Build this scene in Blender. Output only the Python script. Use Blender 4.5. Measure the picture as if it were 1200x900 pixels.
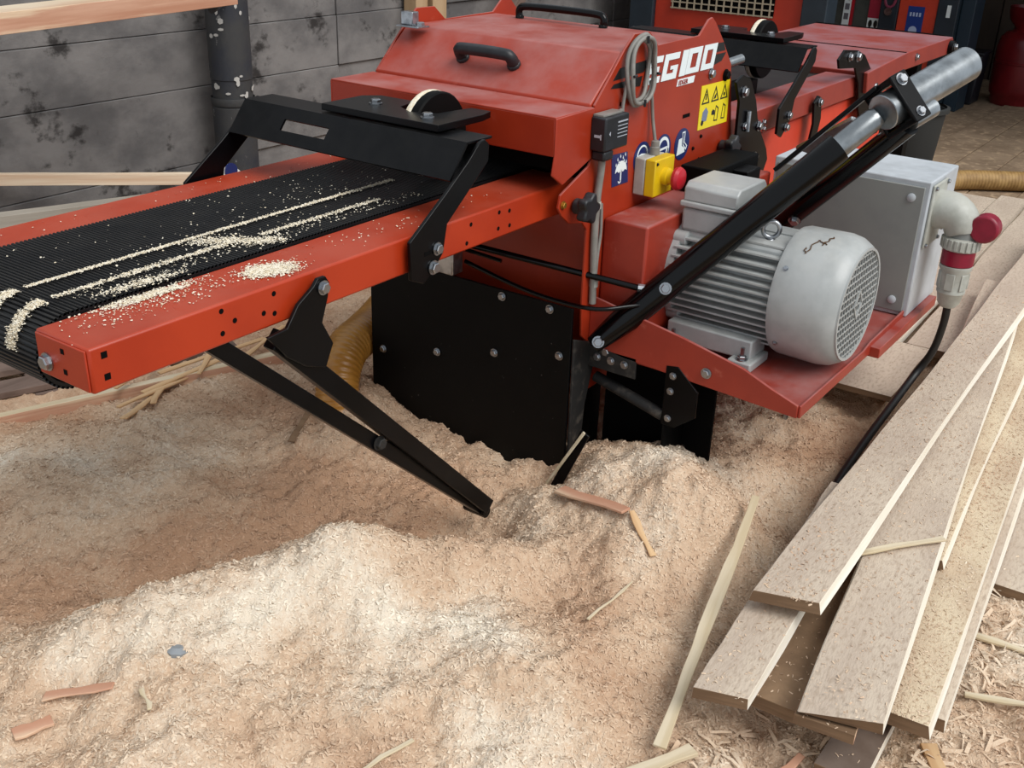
import bpy, bmesh, math, random
import numpy as np
from mathutils import Vector, Matrix

for o in list(bpy.data.objects):
    bpy.data.objects.remove(o)
COL = bpy.context.scene.collection
SC = bpy.context.scene
random.seed(7)
RNG = np.random.default_rng(11)

# ------------------------------------------------------------------ camera
CAM_P = Vector((-2.0740, -1.2192, 1.4588))
cam_d = bpy.data.cameras.new('camera')
cam_d.sensor_fit = 'HORIZONTAL'; cam_d.sensor_width = 36.0
cam_d.lens = 36.0 * 1262.7 / 1200.0
cam_d.clip_start = 0.05; cam_d.clip_end = 100
cam = bpy.data.objects.new('camera', cam_d); COL.objects.link(cam)
right = Vector((0.5821527, -0.81247955, 0.03122834))
down = Vector((-0.33119189, -0.27203028, -0.90349956))
fwd = Vector((0.74256997, 0.51563214, -0.42744981))
m3 = Matrix((right, -down, -fwd)).transposed()
cam.matrix_world = Matrix.Translation(CAM_P) @ m3.to_4x4()
SC.camera = cam

# ------------------------------------------------------------------ light
world = bpy.data.worlds.new('overcast_sky'); SC.world = world
world.use_nodes = True
bg = world.node_tree.nodes['Background']
bg.inputs[0].default_value = (0.86, 0.93, 1.0, 1)
bg.inputs[1].default_value = 0.62
sun_d = bpy.data.lights.new('soft_daylight', 'SUN')
sun_d.energy = 2.3; sun_d.angle = math.radians(40); sun_d.color = (1.0, 0.98, 0.95)
sun = bpy.data.objects.new('soft_daylight', sun_d); COL.objects.link(sun)
sun.rotation_euler = Vector((0.12, 0.80, -0.95)).to_track_quat('-Z', 'Y').to_euler()
SC.view_settings.view_transform = 'Standard'
SC.view_settings.look = 'None'
SC.view_settings.gamma = 1.0
SC.view_settings.use_curve_mapping = False
SC.view_settings.exposure = 0.22


# ------------------------------------------------------------------ materials
def lin(h):
    h = h.lstrip('#')
    c = [int(h[i:i + 2], 16) / 255 for i in (0, 2, 4)]
    return tuple((v / 12.92 if v <= .04045 else ((v + .055) / 1.055) ** 2.4) for v in c) + (1,)


def mat(name, base, rough=.5, metal=0., c2=None, scale=6., lo=.35, hi=.65, stretch=None,
        dust=0., dustc='#d9c6a8', dscale=30., bump=0., bscale=60., c3=None, scale3=40., lo3=.55, hi3=.7,
        spec=.5, coat=0., detail=6):
    m = bpy.data.materials.new(name); m.use_nodes = True
    nt = m.node_tree; N = nt.nodes; L = nt.links
    b = N['Principled BSDF']
    b.inputs['Roughness'].default_value = rough; b.inputs['Metallic'].default_value = metal
    b.inputs['Specular IOR Level'].default_value = spec
    if coat:
        b.inputs['Coat Weight'].default_value = coat; b.inputs['Coat Roughness'].default_value = .08
    tc = N.new('ShaderNodeTexCoord'); vec = tc.outputs['Object']
    if stretch:
        mp = N.new('ShaderNodeMapping'); mp.inputs['Scale'].default_value = stretch
        L.new(vec, mp.inputs[0]); vec = mp.outputs[0]

    def noise(sc, det=detail, v=None):
        n = N.new('ShaderNodeTexNoise'); n.inputs['Scale'].default_value = sc
        n.inputs['Detail'].default_value = det; n.inputs['Roughness'].default_value = .6
        L.new(v or vec, n.inputs['Vector']); return n.outputs['Fac']

    def ramp(f, a, z):
        r = N.new('ShaderNodeMapRange'); r.interpolation_type = 'SMOOTHSTEP'
        r.inputs['From Min'].default_value = a; r.inputs['From Max'].default_value = z
        L.new(f, r.inputs['Value']); return r.outputs[0]

    def mixc(f, a, c):
        x = N.new('ShaderNodeMix'); x.data_type = 'RGBA'
        L.new(f, x.inputs['Factor'])
        if isinstance(a, tuple): x.inputs[6].default_value = a
        else: L.new(a, x.inputs[6])
        if isinstance(c, tuple): x.inputs[7].default_value = c
        else: L.new(c, x.inputs[7])
        return x.outputs[2]
    col = lin(base)
    if c2: col = mixc(ramp(noise(scale), lo, hi), col, lin(c2))
    if c3: col = mixc(ramp(noise(scale3, 8), lo3, hi3), col, lin(c3))
    if dust:
        g = N.new('ShaderNodeNewGeometry'); s = N.new('ShaderNodeSeparateXYZ')
        L.new(g.outputs['Normal'], s.inputs[0])
        up = ramp(s.outputs['Z'], .35, .95)
        nz = ramp(noise(dscale, 8, tc.outputs['Object']), .25, .75)
        k = N.new('ShaderNodeMath'); k.operation = 'MULTIPLY'
        L.new(up, k.inputs[0]); L.new(nz, k.inputs[1])
        k2 = N.new('ShaderNodeMath'); k2.operation = 'MULTIPLY'; k2.inputs[1].default_value = dust
        L.new(k.outputs[0], k2.inputs[0])
        col = mixc(k2.outputs[0], col, lin(dustc))
        ra = N.new('ShaderNodeMath'); ra.operation = 'MULTIPLY_ADD'
        ra.inputs[1].default_value = .35; ra.inputs[2].default_value = rough
        L.new(k2.outputs[0], ra.inputs[0]); L.new(ra.outputs[0], b.inputs['Roughness'])
    if isinstance(col, tuple): b.inputs['Base Color'].default_value = col
    else: L.new(col, b.inputs['Base Color'])
    if bump:
        bp = N.new('ShaderNodeBump'); bp.inputs['Strength'].default_value = bump
        bp.inputs['Distance'].default_value = .004
        L.new(noise(bscale, 5), bp.inputs['Height']); L.new(bp.outputs[0], b.inputs['Normal'])
    return m


RAILRED = mat('rail_red_paint', '#ae3718', .32, c2='#a23014', scale=5, dust=.22, dustc='#b57a68', dscale=7, spec=.4)
RED = mat('red_paint', '#a33319', .34, c2='#962c15', scale=5, dust=.85, dustc='#a87470', dscale=7, c3='#ab4631', scale3=22, lo3=.62, hi3=.8, spec=.4)
REDD = mat('dusty_red_paint', '#9c3320', .42, c2='#8e2c1d', scale=6, dust=.9, dustc='#9c6a66', dscale=9, c3='#b05a48', scale3=25, lo3=.6, hi3=.8)
TABLE = mat('dusty_table_paint', '#96392c', .45, c2='#8a332a', scale=6, dust=1., dustc='#94666a', dscale=6)
ORANGE = mat('orange_paint', '#d8452a', .5, c2='#c93d25', scale=5)
BLACK = mat('black_paint', '#050506', .28, c2='#08080a', scale=9, dust=.05, dustc='#6d6a66', dscale=25, spec=.17)
BLACKM = mat('matt_black_steel', '#040404', .6, c2='#070707', scale=12, spec=.12)
PLATEM = mat('speckled_black_plate', '#040404', .5, c2='#060606', scale=12, c3='#6d6862', scale3=110, lo3=.70, hi3=.76, spec=.14)
BLACKG = mat('gloss_black_paint', '#030304', .17, spec=.28)
DUSTY_BLACK = mat('dusty_black_steel', '#191817', .65, c2='#4a443d', scale=30, lo=.5, hi=.75)
RUBBER = mat('belt_rubber', '#0a0a0c', .5, c2='#101012', scale=25, dust=.10, dustc='#6d675c', dscale=18, spec=.4)
STEEL = mat('zinc_steel', '#b9bcc0', .3, 1., c2='#8f9296', scale=40)
PIPE = mat('galvanised_pipe', '#aeb3b6', .3, .95, c2='#868a8c', scale=14, stretch=(1, 1, 1))
GREYM = mat('grey_motor_paint', '#adb0af', .33, c2='#a0a3a2', scale=14, dust=.25, dustc='#c9c5bb')
SILVER = mat('silver_grey_paint', '#bfc4c9', .4, c2='#adb2b6', scale=9, dust=.3, dustc='#d7dde2')
PANELG = mat('grey_panel', '#8a8c88', .5, c2='#808280', scale=6)
PLAST = mat('light_grey_plastic', '#b3b4ac', .45, c2='#a4a59c', scale=30, dust=.3, dustc='#cfc9bb')
PLUGRED = mat('plug_red_plastic', '#8f1330', .4, c2='#7d1029', scale=20)
YELLOW = mat('yellow_plastic', '#e0bd14', .4, c2='#d2ad10', scale=15)
STICKY = mat('yellow_sticker', '#f0d81e', .4)
BLUE = mat('blue_sticker', '#17265f', .35)
WHITE = mat('white_print', '#e9f1f1', .4)
INK = mat('black_print', '#141414', .45)
CABLEG = mat('grey_cable', '#8a8781', .5, c2='#7b7872', scale=30)
BLACKP = mat('black_plastic', '#141518', .45, c2='#1d1e22', scale=25, dust=.3, dustc='#5d5f63')
BTNRED = mat('button_red', '#b81f2c', .35)
HOSE = mat('ochre_hose', '#b07c36', .35, c2='#9d6a28', scale=20)
HOSED = mat('tan_hose', '#a5834f', .6, c2='#8d6c3d', scale=20)
WALL = mat('weathered_grey_boards', '#5c5a5a', .85, c2='#7d7a78', scale=4.0, stretch=(.8, 1, 1.0), lo=.35, hi=.65, c3='#2c2928', scale3=7, lo3=.56, hi3=.66, bump=.6, bscale=35)
WALLB = mat('dark_boards', '#3b3129', .9, c2='#4a3d33', scale=5, stretch=(1, 1, .3), bump=.2)
FLOOR = mat('dusty_floor', '#947e66', .95, c2='#7d6852', scale=4, c3='#b0977a', scale3=18, lo3=.5, hi3=.7, bump=.5, bscale=30)
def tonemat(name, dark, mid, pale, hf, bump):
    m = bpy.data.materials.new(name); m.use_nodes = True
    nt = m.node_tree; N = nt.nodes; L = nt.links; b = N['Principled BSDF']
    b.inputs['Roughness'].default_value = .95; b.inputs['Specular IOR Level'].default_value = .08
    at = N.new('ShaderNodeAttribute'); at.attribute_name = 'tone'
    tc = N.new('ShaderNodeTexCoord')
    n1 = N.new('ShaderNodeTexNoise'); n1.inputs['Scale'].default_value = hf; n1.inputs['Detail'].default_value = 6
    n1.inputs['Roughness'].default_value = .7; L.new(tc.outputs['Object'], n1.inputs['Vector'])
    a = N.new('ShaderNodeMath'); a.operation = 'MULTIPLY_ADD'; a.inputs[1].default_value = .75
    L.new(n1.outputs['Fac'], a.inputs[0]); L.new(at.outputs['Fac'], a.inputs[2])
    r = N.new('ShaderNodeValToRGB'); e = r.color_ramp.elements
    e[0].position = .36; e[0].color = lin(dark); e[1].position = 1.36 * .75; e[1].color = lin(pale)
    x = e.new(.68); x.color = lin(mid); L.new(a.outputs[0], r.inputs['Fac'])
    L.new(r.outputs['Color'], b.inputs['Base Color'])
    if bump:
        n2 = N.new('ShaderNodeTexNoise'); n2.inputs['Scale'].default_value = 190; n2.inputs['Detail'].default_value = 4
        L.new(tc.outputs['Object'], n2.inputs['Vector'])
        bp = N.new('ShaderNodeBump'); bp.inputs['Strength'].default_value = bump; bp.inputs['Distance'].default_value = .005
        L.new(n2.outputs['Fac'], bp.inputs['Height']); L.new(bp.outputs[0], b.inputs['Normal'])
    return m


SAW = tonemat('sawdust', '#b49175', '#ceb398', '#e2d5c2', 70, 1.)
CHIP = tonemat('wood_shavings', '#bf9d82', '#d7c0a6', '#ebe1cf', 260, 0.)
CHIPW = mat('pale_shavings', '#ece4d3', .85, c2='#dccdb0', scale=200, lo=.4, hi=.6, spec=.15)
BTOP = mat('dusty_board_face', '#bdac9b', .92, c2='#cbbba8', scale=9, stretch=(.35, 1, 1), c3='#af9d8b', scale3=130, lo3=.45, hi3=.7, bump=.5, bscale=260, spec=.12)
BTOPY = mat('shaving_strewn_board_face', '#c6b096', .92, c2='#d6c4a8', scale=9, stretch=(.5, 1, 1), c3='#ab9074', scale3=130, lo3=.5, hi3=.7, bump=.6, bscale=240, spec=.12)
BEDGE = mat('fresh_cut_edge', '#f3eee2', .75, c2='#e6dcc9', scale=5, stretch=(.3, 1, 6))
BEND = mat('board_end_grain', '#84694f', .9, c2='#6f563f', scale=30, stretch=(1, .2, 3))
BPINK = mat('pinkish_plank', '#b98468', .8, c2='#d0a388', scale=4, stretch=(.3, 1, 5), c3='#e0c4a4', scale3=6, lo3=.5, hi3=.65)
SLAT = mat('slat_wood', '#d6b489', .8, c2='#c49d72', scale=8, stretch=(.3, 4, 4))
SLATP = mat('pale_slat_wood', '#d6c8ae', .8, c2='#c6b493', scale=8, stretch=(.3, 4, 4))
PALW = mat('old_pallet_wood', '#77645a', .9, c2='#5d4c43', scale=6, stretch=(.4, 3, 3))
LIGHTW = mat('planed_spruce', '#e3d3ba', .7, c2='#cba98b', scale=3, stretch=(.25, 1, 7))
POSTM = mat('chipped_post_paint', '#2b2e36', .7, c2='#3a3a3a', scale=6, c3='#7d7c7a', scale3=16, lo3=.64, hi3=.68, bump=.3)
DARKB = mat('dark_blue_grey_paint', '#1f2a33', .45, c2='#26323c', scale=5)
CHURN = mat('dark_red_paint', '#74151a', .35, c2='#611016', scale=5)
NAVY = mat('navy_plastic', '#15161f', .5)
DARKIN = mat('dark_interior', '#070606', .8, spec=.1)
BRASS = mat('brass', '#b58a3c', .35, .8)


# ------------------------------------------------------------------ mesh tools
class MB:
    def __init__(s): s.v = []; s.f = []; s.mi = []
    def add(s, vs, fs, mi=0):
        n = len(s.v); s.v += [tuple(v) for v in vs]
        s.f += [tuple(i + n for i in f) for f in fs]; s.mi += [mi] * len(fs); return s
    def box(s, x0, x1, y0, y1, z0, z1, mi=0):
        vs = [(x, y, z) for x in (x0, x1) for y in (y0, y1) for z in (z0, z1)]
        return s.add(vs, [(0, 1, 3, 2), (4, 6, 7, 5), (0, 4, 5, 1), (2, 3, 7, 6), (0, 2, 6, 4), (1, 5, 7, 3)], mi)
    def obox(s, c, size, R=None, mi=0):
        R = R or Matrix.Identity(3); c = Vector(c); a = [k / 2 for k in size]
        vs = [c + R @ Vector((x * a[0], y * a[1], z * a[2])) for x in (-1, 1) for y in (-1, 1) for z in (-1, 1)]
        return s.add(vs, [(0, 1, 3, 2), (4, 6, 7, 5), (0, 4, 5, 1), (2, 3, 7, 6), (0, 2, 6, 4), (1, 5, 7, 3)], mi)
    def prism(s, poly, ax, a, b, mi=0):
        n = len(poly); i = 'xyz'.index(ax); vs = []
        for h in (a, b):
            for p in poly:
                q = list(p); q.insert(i, h); vs.append(q)
        fs = [tuple(range(n - 1, -1, -1)), tuple(range(n, 2 * n))]
        fs += [(k, (k + 1) % n, n + (k + 1) % n, n + k) for k in range(n)]
        return s.add(vs, fs, mi)
    def tube(s, path, r, n=10, caps=True, flat=None):
        P = [Vector(p) for p in path]; m = len(P)
        rs = r if isinstance(r, (list, tuple)) else [r] * m
        t0 = (P[1] - P[0]).normalized()
        u = t0.orthogonal().normalized(); vs = []
        for k in range(m):
            t = (P[min(k + 1, m - 1)] - P[max(k - 1, 0)]).normalized()
            u = (u - t * u.dot(t)).normalized(); w = t.cross(u)
            for j in range(n):
                a = 2 * math.pi * j / n
                vs.append(P[k] + (u * math.cos(a) + w * math.sin(a)) * rs[k])
        fs = [(k * n + j, k * n + (j + 1) % n, (k + 1) * n + (j + 1) % n, (k + 1) * n + j) for k in range(m - 1) for j in range(n)]
        if caps: fs += [tuple(range(n - 1, -1, -1)), tuple(range((m - 1) * n, m * n))]
        return s.add(vs, fs)
    def lathe(s, prof, o, ax, n=24, close=True):
        o = Vector(o); ax = Vector(ax).normalized(); u = ax.orthogonal().normalized(); w = ax.cross(u)
        if abs(ax.z) < .5: u = Vector((0, 0, 1)); u = (u - ax * u.dot(ax)).normalized(); w = ax.cross(u)
        return s.tube([o + ax * h for r, h in prof], 1, n) if False else s._lathe(prof, o, ax, u, w, n, close)
    def _lathe(s, prof, o, ax, u, w, n, close):
        vs = []; m = len(prof)
        for r, h in prof:
            for j in range(n):
                a = 2 * math.pi * j / n
                vs.append(o + ax * h + (u * math.cos(a) + w * math.sin(a)) * r)
        fs = [(k * n + j, k * n + (j + 1) % n, (k + 1) * n + (j + 1) % n, (k + 1) * n + j) for k in range(m - 1) for j in range(n)]
        if close: fs += [tuple(range(n - 1, -1, -1)), tuple(range((m - 1) * n, m * n))]
        return s.add(vs, fs)
    def mesh(s, name, mats, sharp=.6):
        me = bpy.data.meshes.new(name); me.from_pydata(s.v, [], s.f)
        if not isinstance(mats, (list, tuple)): mats = [mats]
        for m in mats: me.materials.append(m)
        if len(mats) > 1: me.polygons.foreach_set('material_index', s.mi)
        bm = bmesh.new(); bm.from_mesh(me)
        bmesh.ops.recalc_face_normals(bm, faces=bm.faces); bm.to_mesh(me); bm.free()
        me.shade_smooth(); me.set_sharp_from_angle(angle=sharp); me.update()
        return me
    def build(s, name, mats, parent=None, bevel=0., sharp=.6, **tags):
        o = bpy.data.objects.new(name, s.mesh(name, mats, sharp)); COL.objects.link(o)
        attach(o, parent)
        if bevel:
            b = o.modifiers.new('bevel', 'BEVEL'); b.width = bevel; b.segments = 2
            b.limit_method = 'ANGLE'; b.angle_limit = math.radians(35); b.harden_normals = False
        for k, v in tags.items(): o[k] = v
        return o


def attach(o, parent):
    if parent is None: return
    o.parent = parent
    if parent.type == 'EMPTY': o.location = Vector(o.location) - parent.location


def empty(name, loc, **tags):
    o = bpy.data.objects.new(name, None); COL.objects.link(o); o.location = loc; o.empty_display_size = .1
    for k, v in tags.items(): o[k] = v
    return o


_hex = MB(); _hex.lathe([(1.25, 0), (1.25, .18), (1.0, .18), (1.0, .75), (.88, .9)], (0, 0, 0), (0, 0, 1), 6)
_hexme = {}


def bolt(pos, d, r=.009, parent=None, name='bolt', m=None):
    m = m or STEEL; k = (m.name,)
    if k not in _hexme:
        b = MB(); b._lathe([(1.3, 0), (1.3, .2)], Vector((0, 0, 0)), Vector((0, 0, 1)), Vector((1, 0, 0)), Vector((0, 1, 0)), 14, True)
        b._lathe([(1.0, .2), (1.0, .8), (.85, .95)], Vector((0, 0, 0)), Vector((0, 0, 1)), Vector((1, 0, 0)), Vector((0, 1, 0)), 6, True)
        _hexme[k] = b.mesh('bolt', m)
    o = bpy.data.objects.new(name, _hexme[k]); COL.objects.link(o)
    o.location = pos; o.scale = (r, r, r)
    o.rotation_euler = Vector(d).to_track_quat('Z', 'Y').to_euler()
    attach(o, parent); return o


def arc(c, r, a0, a1, n):
    return [(c[0] + r * math.cos(a0 + (a1 - a0) * k / n), c[1] + r * math.sin(a0 + (a1 - a0) * k / n)) for k in range(n + 1)]


def hermite(pts, n=8):
    P = [Vector(p) for p in pts]; out = []
    for i in range(len(P) - 1):
        p0 = P[max(i - 1, 0)]; p1 = P[i]; p2 = P[i + 1]; p3 = P[min(i + 2, len(P) - 1)]
        for k in range(n):
            t = k / n
            out.append(.5 * ((2 * p1) + (p2 - p0) * t + (2 * p0 - 5 * p1 + 4 * p2 - p3) * t * t + (3 * p1 - p0 - 3 * p2 + p3) * t ** 3))
    out.append(P[-1]); return out


# value noise (numpy)
_perm = RNG.random((256, 256))


def vnoise(x, y):
    xi = np.floor(x).astype(int); yi = np.floor(y).astype(int); fx = x - xi; fy = y - yi
    fx = fx * fx * (3 - 2 * fx); fy = fy * fy * (3 - 2 * fy)
    g = lambda a, b: _perm[a % 256, b % 256]
    return (g(xi, yi) * (1 - fx) + g(xi + 1, yi) * fx) * (1 - fy) + (g(xi, yi + 1) * (1 - fx) + g(xi + 1, yi + 1) * fx) * fy


def gauss(x, y, cx, cy, sx, sy, rot=0.):
    c, s = math.cos(rot), math.sin(rot); dx = x - cx; dy = y - cy
    u = dx * c + dy * s; v = -dx * s + dy * c
    return np.exp(-.5 * ((u / sx) ** 2 + (v / sy) ** 2))


def hgt(x, y, fine=True):
    x = np.asarray(x, float); y = np.asarray(y, float)
    z = .055 + .035 / (1 + np.exp(-(y + .52 + .1 * x) / .05))
    z = z + .145 * gauss(x, y, -.07, -.20, .15, .14)               # mound beside the black plate
    z = z + .13 * gauss(x, y, -.16, -.385, .12, .085, -.3)
    z = z - .035 * gauss(x, y, .14, -.48, .10, .08)
    z = z - .085 * gauss(x, y, -.135, -.005, .035, .055)
    z = z + .04 * gauss(x, y, .22, -.28, .12, .12)
    z = z + .125 * gauss(x, y, -1.00, .21, .24, .085, -.40)        # pale ridge
    z = z + .09 * gauss(x, y, -.78, .06, .09, .09)
    z = z + .07 * gauss(x, y, -1.18, .05, .28, .17, -.5)
    z = z + .10 * gauss(x, y, -.57, -.07, .15, .065, -.75)        # second ridge
    z = z + .05 * gauss(x, y, -.66, -.22, .16, .12)
    z = z - .075 * gauss(x, y, -.40, .07, .10, .085)               # hollow by the leg foot
    z = z - .045 * gauss(x, y, -.63, .33, .14, .09, -.2)
    z = z - .045 * gauss(x, y, -.98, .52, .22, .09, -.4)
    z = z + .04 * gauss(x, y, -.85, -.45, .2, .13)
    z = z + .03 * gauss(x, y, -.30, -.05, .05, .06)
    z = z + .055 * gauss(x, y, -.80, .80, .20, .13, -.4)
    z = z + .05 * gauss(x, y, -.75, 1.05, .25, .16)
    z = z + .10 * gauss(x, y, -.10, .66, .09, .09)
    z = z + .06 * gauss(x, y, -.24, .57, .08, .08)
    z = z + .05 * gauss(x, y, .52, -.28, .18, .14)
    z = z - .04 * gauss(x, y, .75, -.46, .12, .08)
    z = z - .03 * gauss(x, y, -.50, -.27, .12, .05, .5)
    edge = np.clip(np.minimum((y + 1.43) / .2, (x + 1.73) / .2), 0, 1); z = z * edge + .004 * (1 - edge)
    far = np.clip((x - 1.1) / 1.2, 0, 1); z = z * (1 - far) + far * .004
    far = np.clip((y - 1.45) / .5, 0, 1); z = z * (1 - far) + far * .012
    if fine:
        a = np.clip(1.1 - .6 * far, 0, 1)
        wx = x + .05 * (vnoise(x * 7 + 9, y * 7) - .5); wy = y + .05 * (vnoise(x * 7, y * 7 + 31) - .5)
        z = z + .042 * (vnoise(wx * 5.2 + 3, wy * 5.2 + 7) - .5) * a
        z = z + .024 * (vnoise(wx * 13 + 40, wy * 13 + 11) - .5) * a
        z = z + .016 * (vnoise(wx * 31 + 70, wy * 31 + 5) - .5) * a
        z = z + .012 * (vnoise(x * 62 + 20, y * 62 + 55) - .5) * a
        z = z + .007 * (vnoise(x * 120, y * 120) - .5) * a
    return np.maximum(z, .003)


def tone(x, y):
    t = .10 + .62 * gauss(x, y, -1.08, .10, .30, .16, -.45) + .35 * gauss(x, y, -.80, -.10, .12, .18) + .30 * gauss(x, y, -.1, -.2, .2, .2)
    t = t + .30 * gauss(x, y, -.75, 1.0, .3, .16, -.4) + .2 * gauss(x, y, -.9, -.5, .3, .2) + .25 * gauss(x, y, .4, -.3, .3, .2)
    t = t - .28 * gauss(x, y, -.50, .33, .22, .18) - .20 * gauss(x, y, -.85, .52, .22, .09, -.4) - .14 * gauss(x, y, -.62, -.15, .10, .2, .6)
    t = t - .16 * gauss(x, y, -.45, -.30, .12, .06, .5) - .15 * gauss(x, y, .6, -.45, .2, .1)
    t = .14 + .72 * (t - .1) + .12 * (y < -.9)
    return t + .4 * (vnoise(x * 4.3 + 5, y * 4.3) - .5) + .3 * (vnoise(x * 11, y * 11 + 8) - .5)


# ------------------------------------------------------------------ setting
fl = MB().box(-3.2, 9, -3.2, 3.2, -.08, 0).build('floor', FLOOR, kind='structure')
wl = MB().box(-1.6, 8.2, 2.54, 2.66, 0, 2.6).build('wall_left', WALLB, kind='structure')
zs = [0.0, .30, .615, .84, 1.12, 1.42, 1.75, 2.1, 2.58]
xs0 = [-1.6, 1.12, 1.75, 2.55, 4.3, 6.2, 8.2]
for r in range(len(zs) - 1):
    for c in range(len(xs0) - 1):
        dx = .02 * ((r * 7 + c * 3) % 5 - 2) if 0 < c else 0
        MB().box(xs0[c] + .002, xs0[c + 1] - .002, 2.5 + .004 * ((r * 5 + c * 3) % 4), 2.54, zs[r] + .001, zs[r + 1] - .001).build('plank', WALL, wl, bevel=.003)
wb = MB().box(8.0, 8.15, -3.2, 2.5, 0, 2.6).build('wall_back', DARKIN, kind='structure')
yy = -3.2
k = 0
while yy < 2.45:
    w = .26 + .07 * ((k * 3) % 4) / 3
    MB().box(7.96 + .008 * (k % 3), 8.0, yy + .004, min(yy + w, 2.48) - .004, .0, 2.58).build('plank', WALLB, wb, bevel=.004)
    yy += w; k += 1
cl = MB().box(4.9, 8.15, -3.2, 2.66, 2.6, 2.7).build('added_shade_roof', WALLB, kind='structure')  # unseen roof piece added over the rear only, to keep the background dark
# floor boards in the far right part
for i in range(9):
    y0 = -1.6 + i * .235
    MB().box(3.2 + .03 * (i % 3), 7.9, y0 + .003, y0 + .232, .0, .006 + .003 * (i % 3)).build('plank', FLOOR, fl, bevel=.002)

# steel post
po = empty('steel_post', (.975, 2.36, 0), label='round steel post with flaking dark blue paint beside the grey plank wall', category='post')
pr = [(.083, 0)]
MB().lathe([(.086, 0), (.088, .55), (.083, .553), (.083, .66), (.086, .664), (.086, 2.6)], (.975, 2.36, 0), (0, 0, 1), 28).build('shaft', POSTM, po)
b = MB()
for kk in range(20):
    a = random.uniform(math.pi * .95, math.pi * 1.75); zz = random.choice([random.uniform(.6, .69), random.uniform(.80, .98)])
    w = random.uniform(.004, .012); h = random.uniform(.004, .016); rr = .0885
    vs = []
    for (da, dz) in ((-1, -.4), (-.2, -1), (.9, -.6), (1, .5), (.1, 1), (-.8, .6)):
        aa = a + da * w / rr; vs.append((.975 + rr * math.cos(aa), 2.36 + rr * math.sin(aa), zz + dz * h))
    b.add(vs, [tuple(range(6))])
b.build('flaking_paint', mat('flaked_white_paint', '#b9b7b2', .8), po, kind='stuff')
MB().lathe([(.089, .56), (.0905, .566), (.0905, .585), (.089, .59)], (.975, 2.36, 0), (0, 0, 1), 28, close=False).build('weld_band', POSTM, po)

# ------------------------------------------------------------------ sawdust heap
gx = np.concatenate([np.arange(-1.75, 1.1, .0075), np.arange(1.1, 2.6, .04)])
gy = np.concatenate([np.arange(-1.45, 1.0, .008), np.arange(1.0, 2.1, .015)])
X, Y = np.meshgrid(gx, gy, indexing='ij')
Z = hgt(X, Y)
nx, ny = X.shape
V = np.stack([X, Y, Z], -1).reshape(-1, 3)
idx = np.arange(nx * ny).reshape(nx, ny)
F = np.stack([idx[:-1, :-1], idx[1:, :-1], idx[1:, 1:], idx[:-1, 1:]], -1).reshape(-1, 4)


def fastmesh(name, V, F, m, smooth=True):
    me = bpy.data.meshes.new(name); nf, k = F.shape
    me.vertices.add(len(V)); me.vertices.foreach_set('co', V.astype(np.float32).ravel())
    me.loops.add(nf * k); me.loops.foreach_set('vertex_index', F.astype(np.int32).ravel())
    me.polygons.add(nf); me.polygons.foreach_set('loop_start', np.arange(0, nf * k, k, dtype=np.int32))
    me.update(calc_edges=True); me.validate()
    me.materials.append(m)
    if smooth: me.shade_smooth()
    o = bpy.data.objects.new(name, me); COL.objects.link(o); return o


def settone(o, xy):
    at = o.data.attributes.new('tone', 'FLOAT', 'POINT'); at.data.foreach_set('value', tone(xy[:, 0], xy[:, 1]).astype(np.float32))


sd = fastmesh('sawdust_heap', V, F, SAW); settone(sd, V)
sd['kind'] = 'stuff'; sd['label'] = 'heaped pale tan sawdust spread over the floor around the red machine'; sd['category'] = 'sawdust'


def flakes(name, P, Nn, smin, smax, m, lift=.4, wr=(.25, .6)):
    n = len(P); L = RNG.uniform(smin, smax, n)[:, None]; W = L * RNG.uniform(wr[0], wr[1], n)[:, None]
    d = RNG.normal(size=(n, 3)); d[:, 2] *= lift; d -= .6 * (d * Nn).sum(1)[:, None] * Nn
    d /= np.linalg.norm(d, axis=1)[:, None]
    q = np.cross(Nn + RNG.normal(size=(n, 3)) * .35, d); q /= np.linalg.norm(q, axis=1)[:, None]
    up = np.cross(d, q)
    up *= np.sign((up * Nn).sum(1))[:, None]
    c = P + up * 0.0008; bow = up * L * RNG.uniform(-.05, .25, n)[:, None]
    V = np.stack([c - d * L / 2 - q * W / 2, c - d * L / 2 + q * W / 2, c - q * W / 2 + bow, c + q * W / 2 + bow,
                  c + d * L / 2 - q * W / 3, c + d * L / 2 + q * W / 3], 1).reshape(-1, 3)
    i = np.arange(n)[:, None] * 6
    F = np.concatenate([i + np.array([[0, 1, 3, 2]]), i + np.array([[2, 3, 5, 4]])], 0)
    o = fastmesh(name, V, F, m, False)
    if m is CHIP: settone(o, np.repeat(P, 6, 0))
    return o


def surf(px, py):
    e = .006; z = hgt(px, py); nxx = (hgt(px - e, py) - hgt(px + e, py)) / (2 * e); nyy = (hgt(px, py - e) - hgt(px, py + e)) / (2 * e)
    Nn = np.stack([nxx, nyy, np.ones_like(z)], -1); Nn /= np.linalg.norm(Nn, axis=1)[:, None]
    return np.stack([px, py, z], -1), Nn


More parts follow.
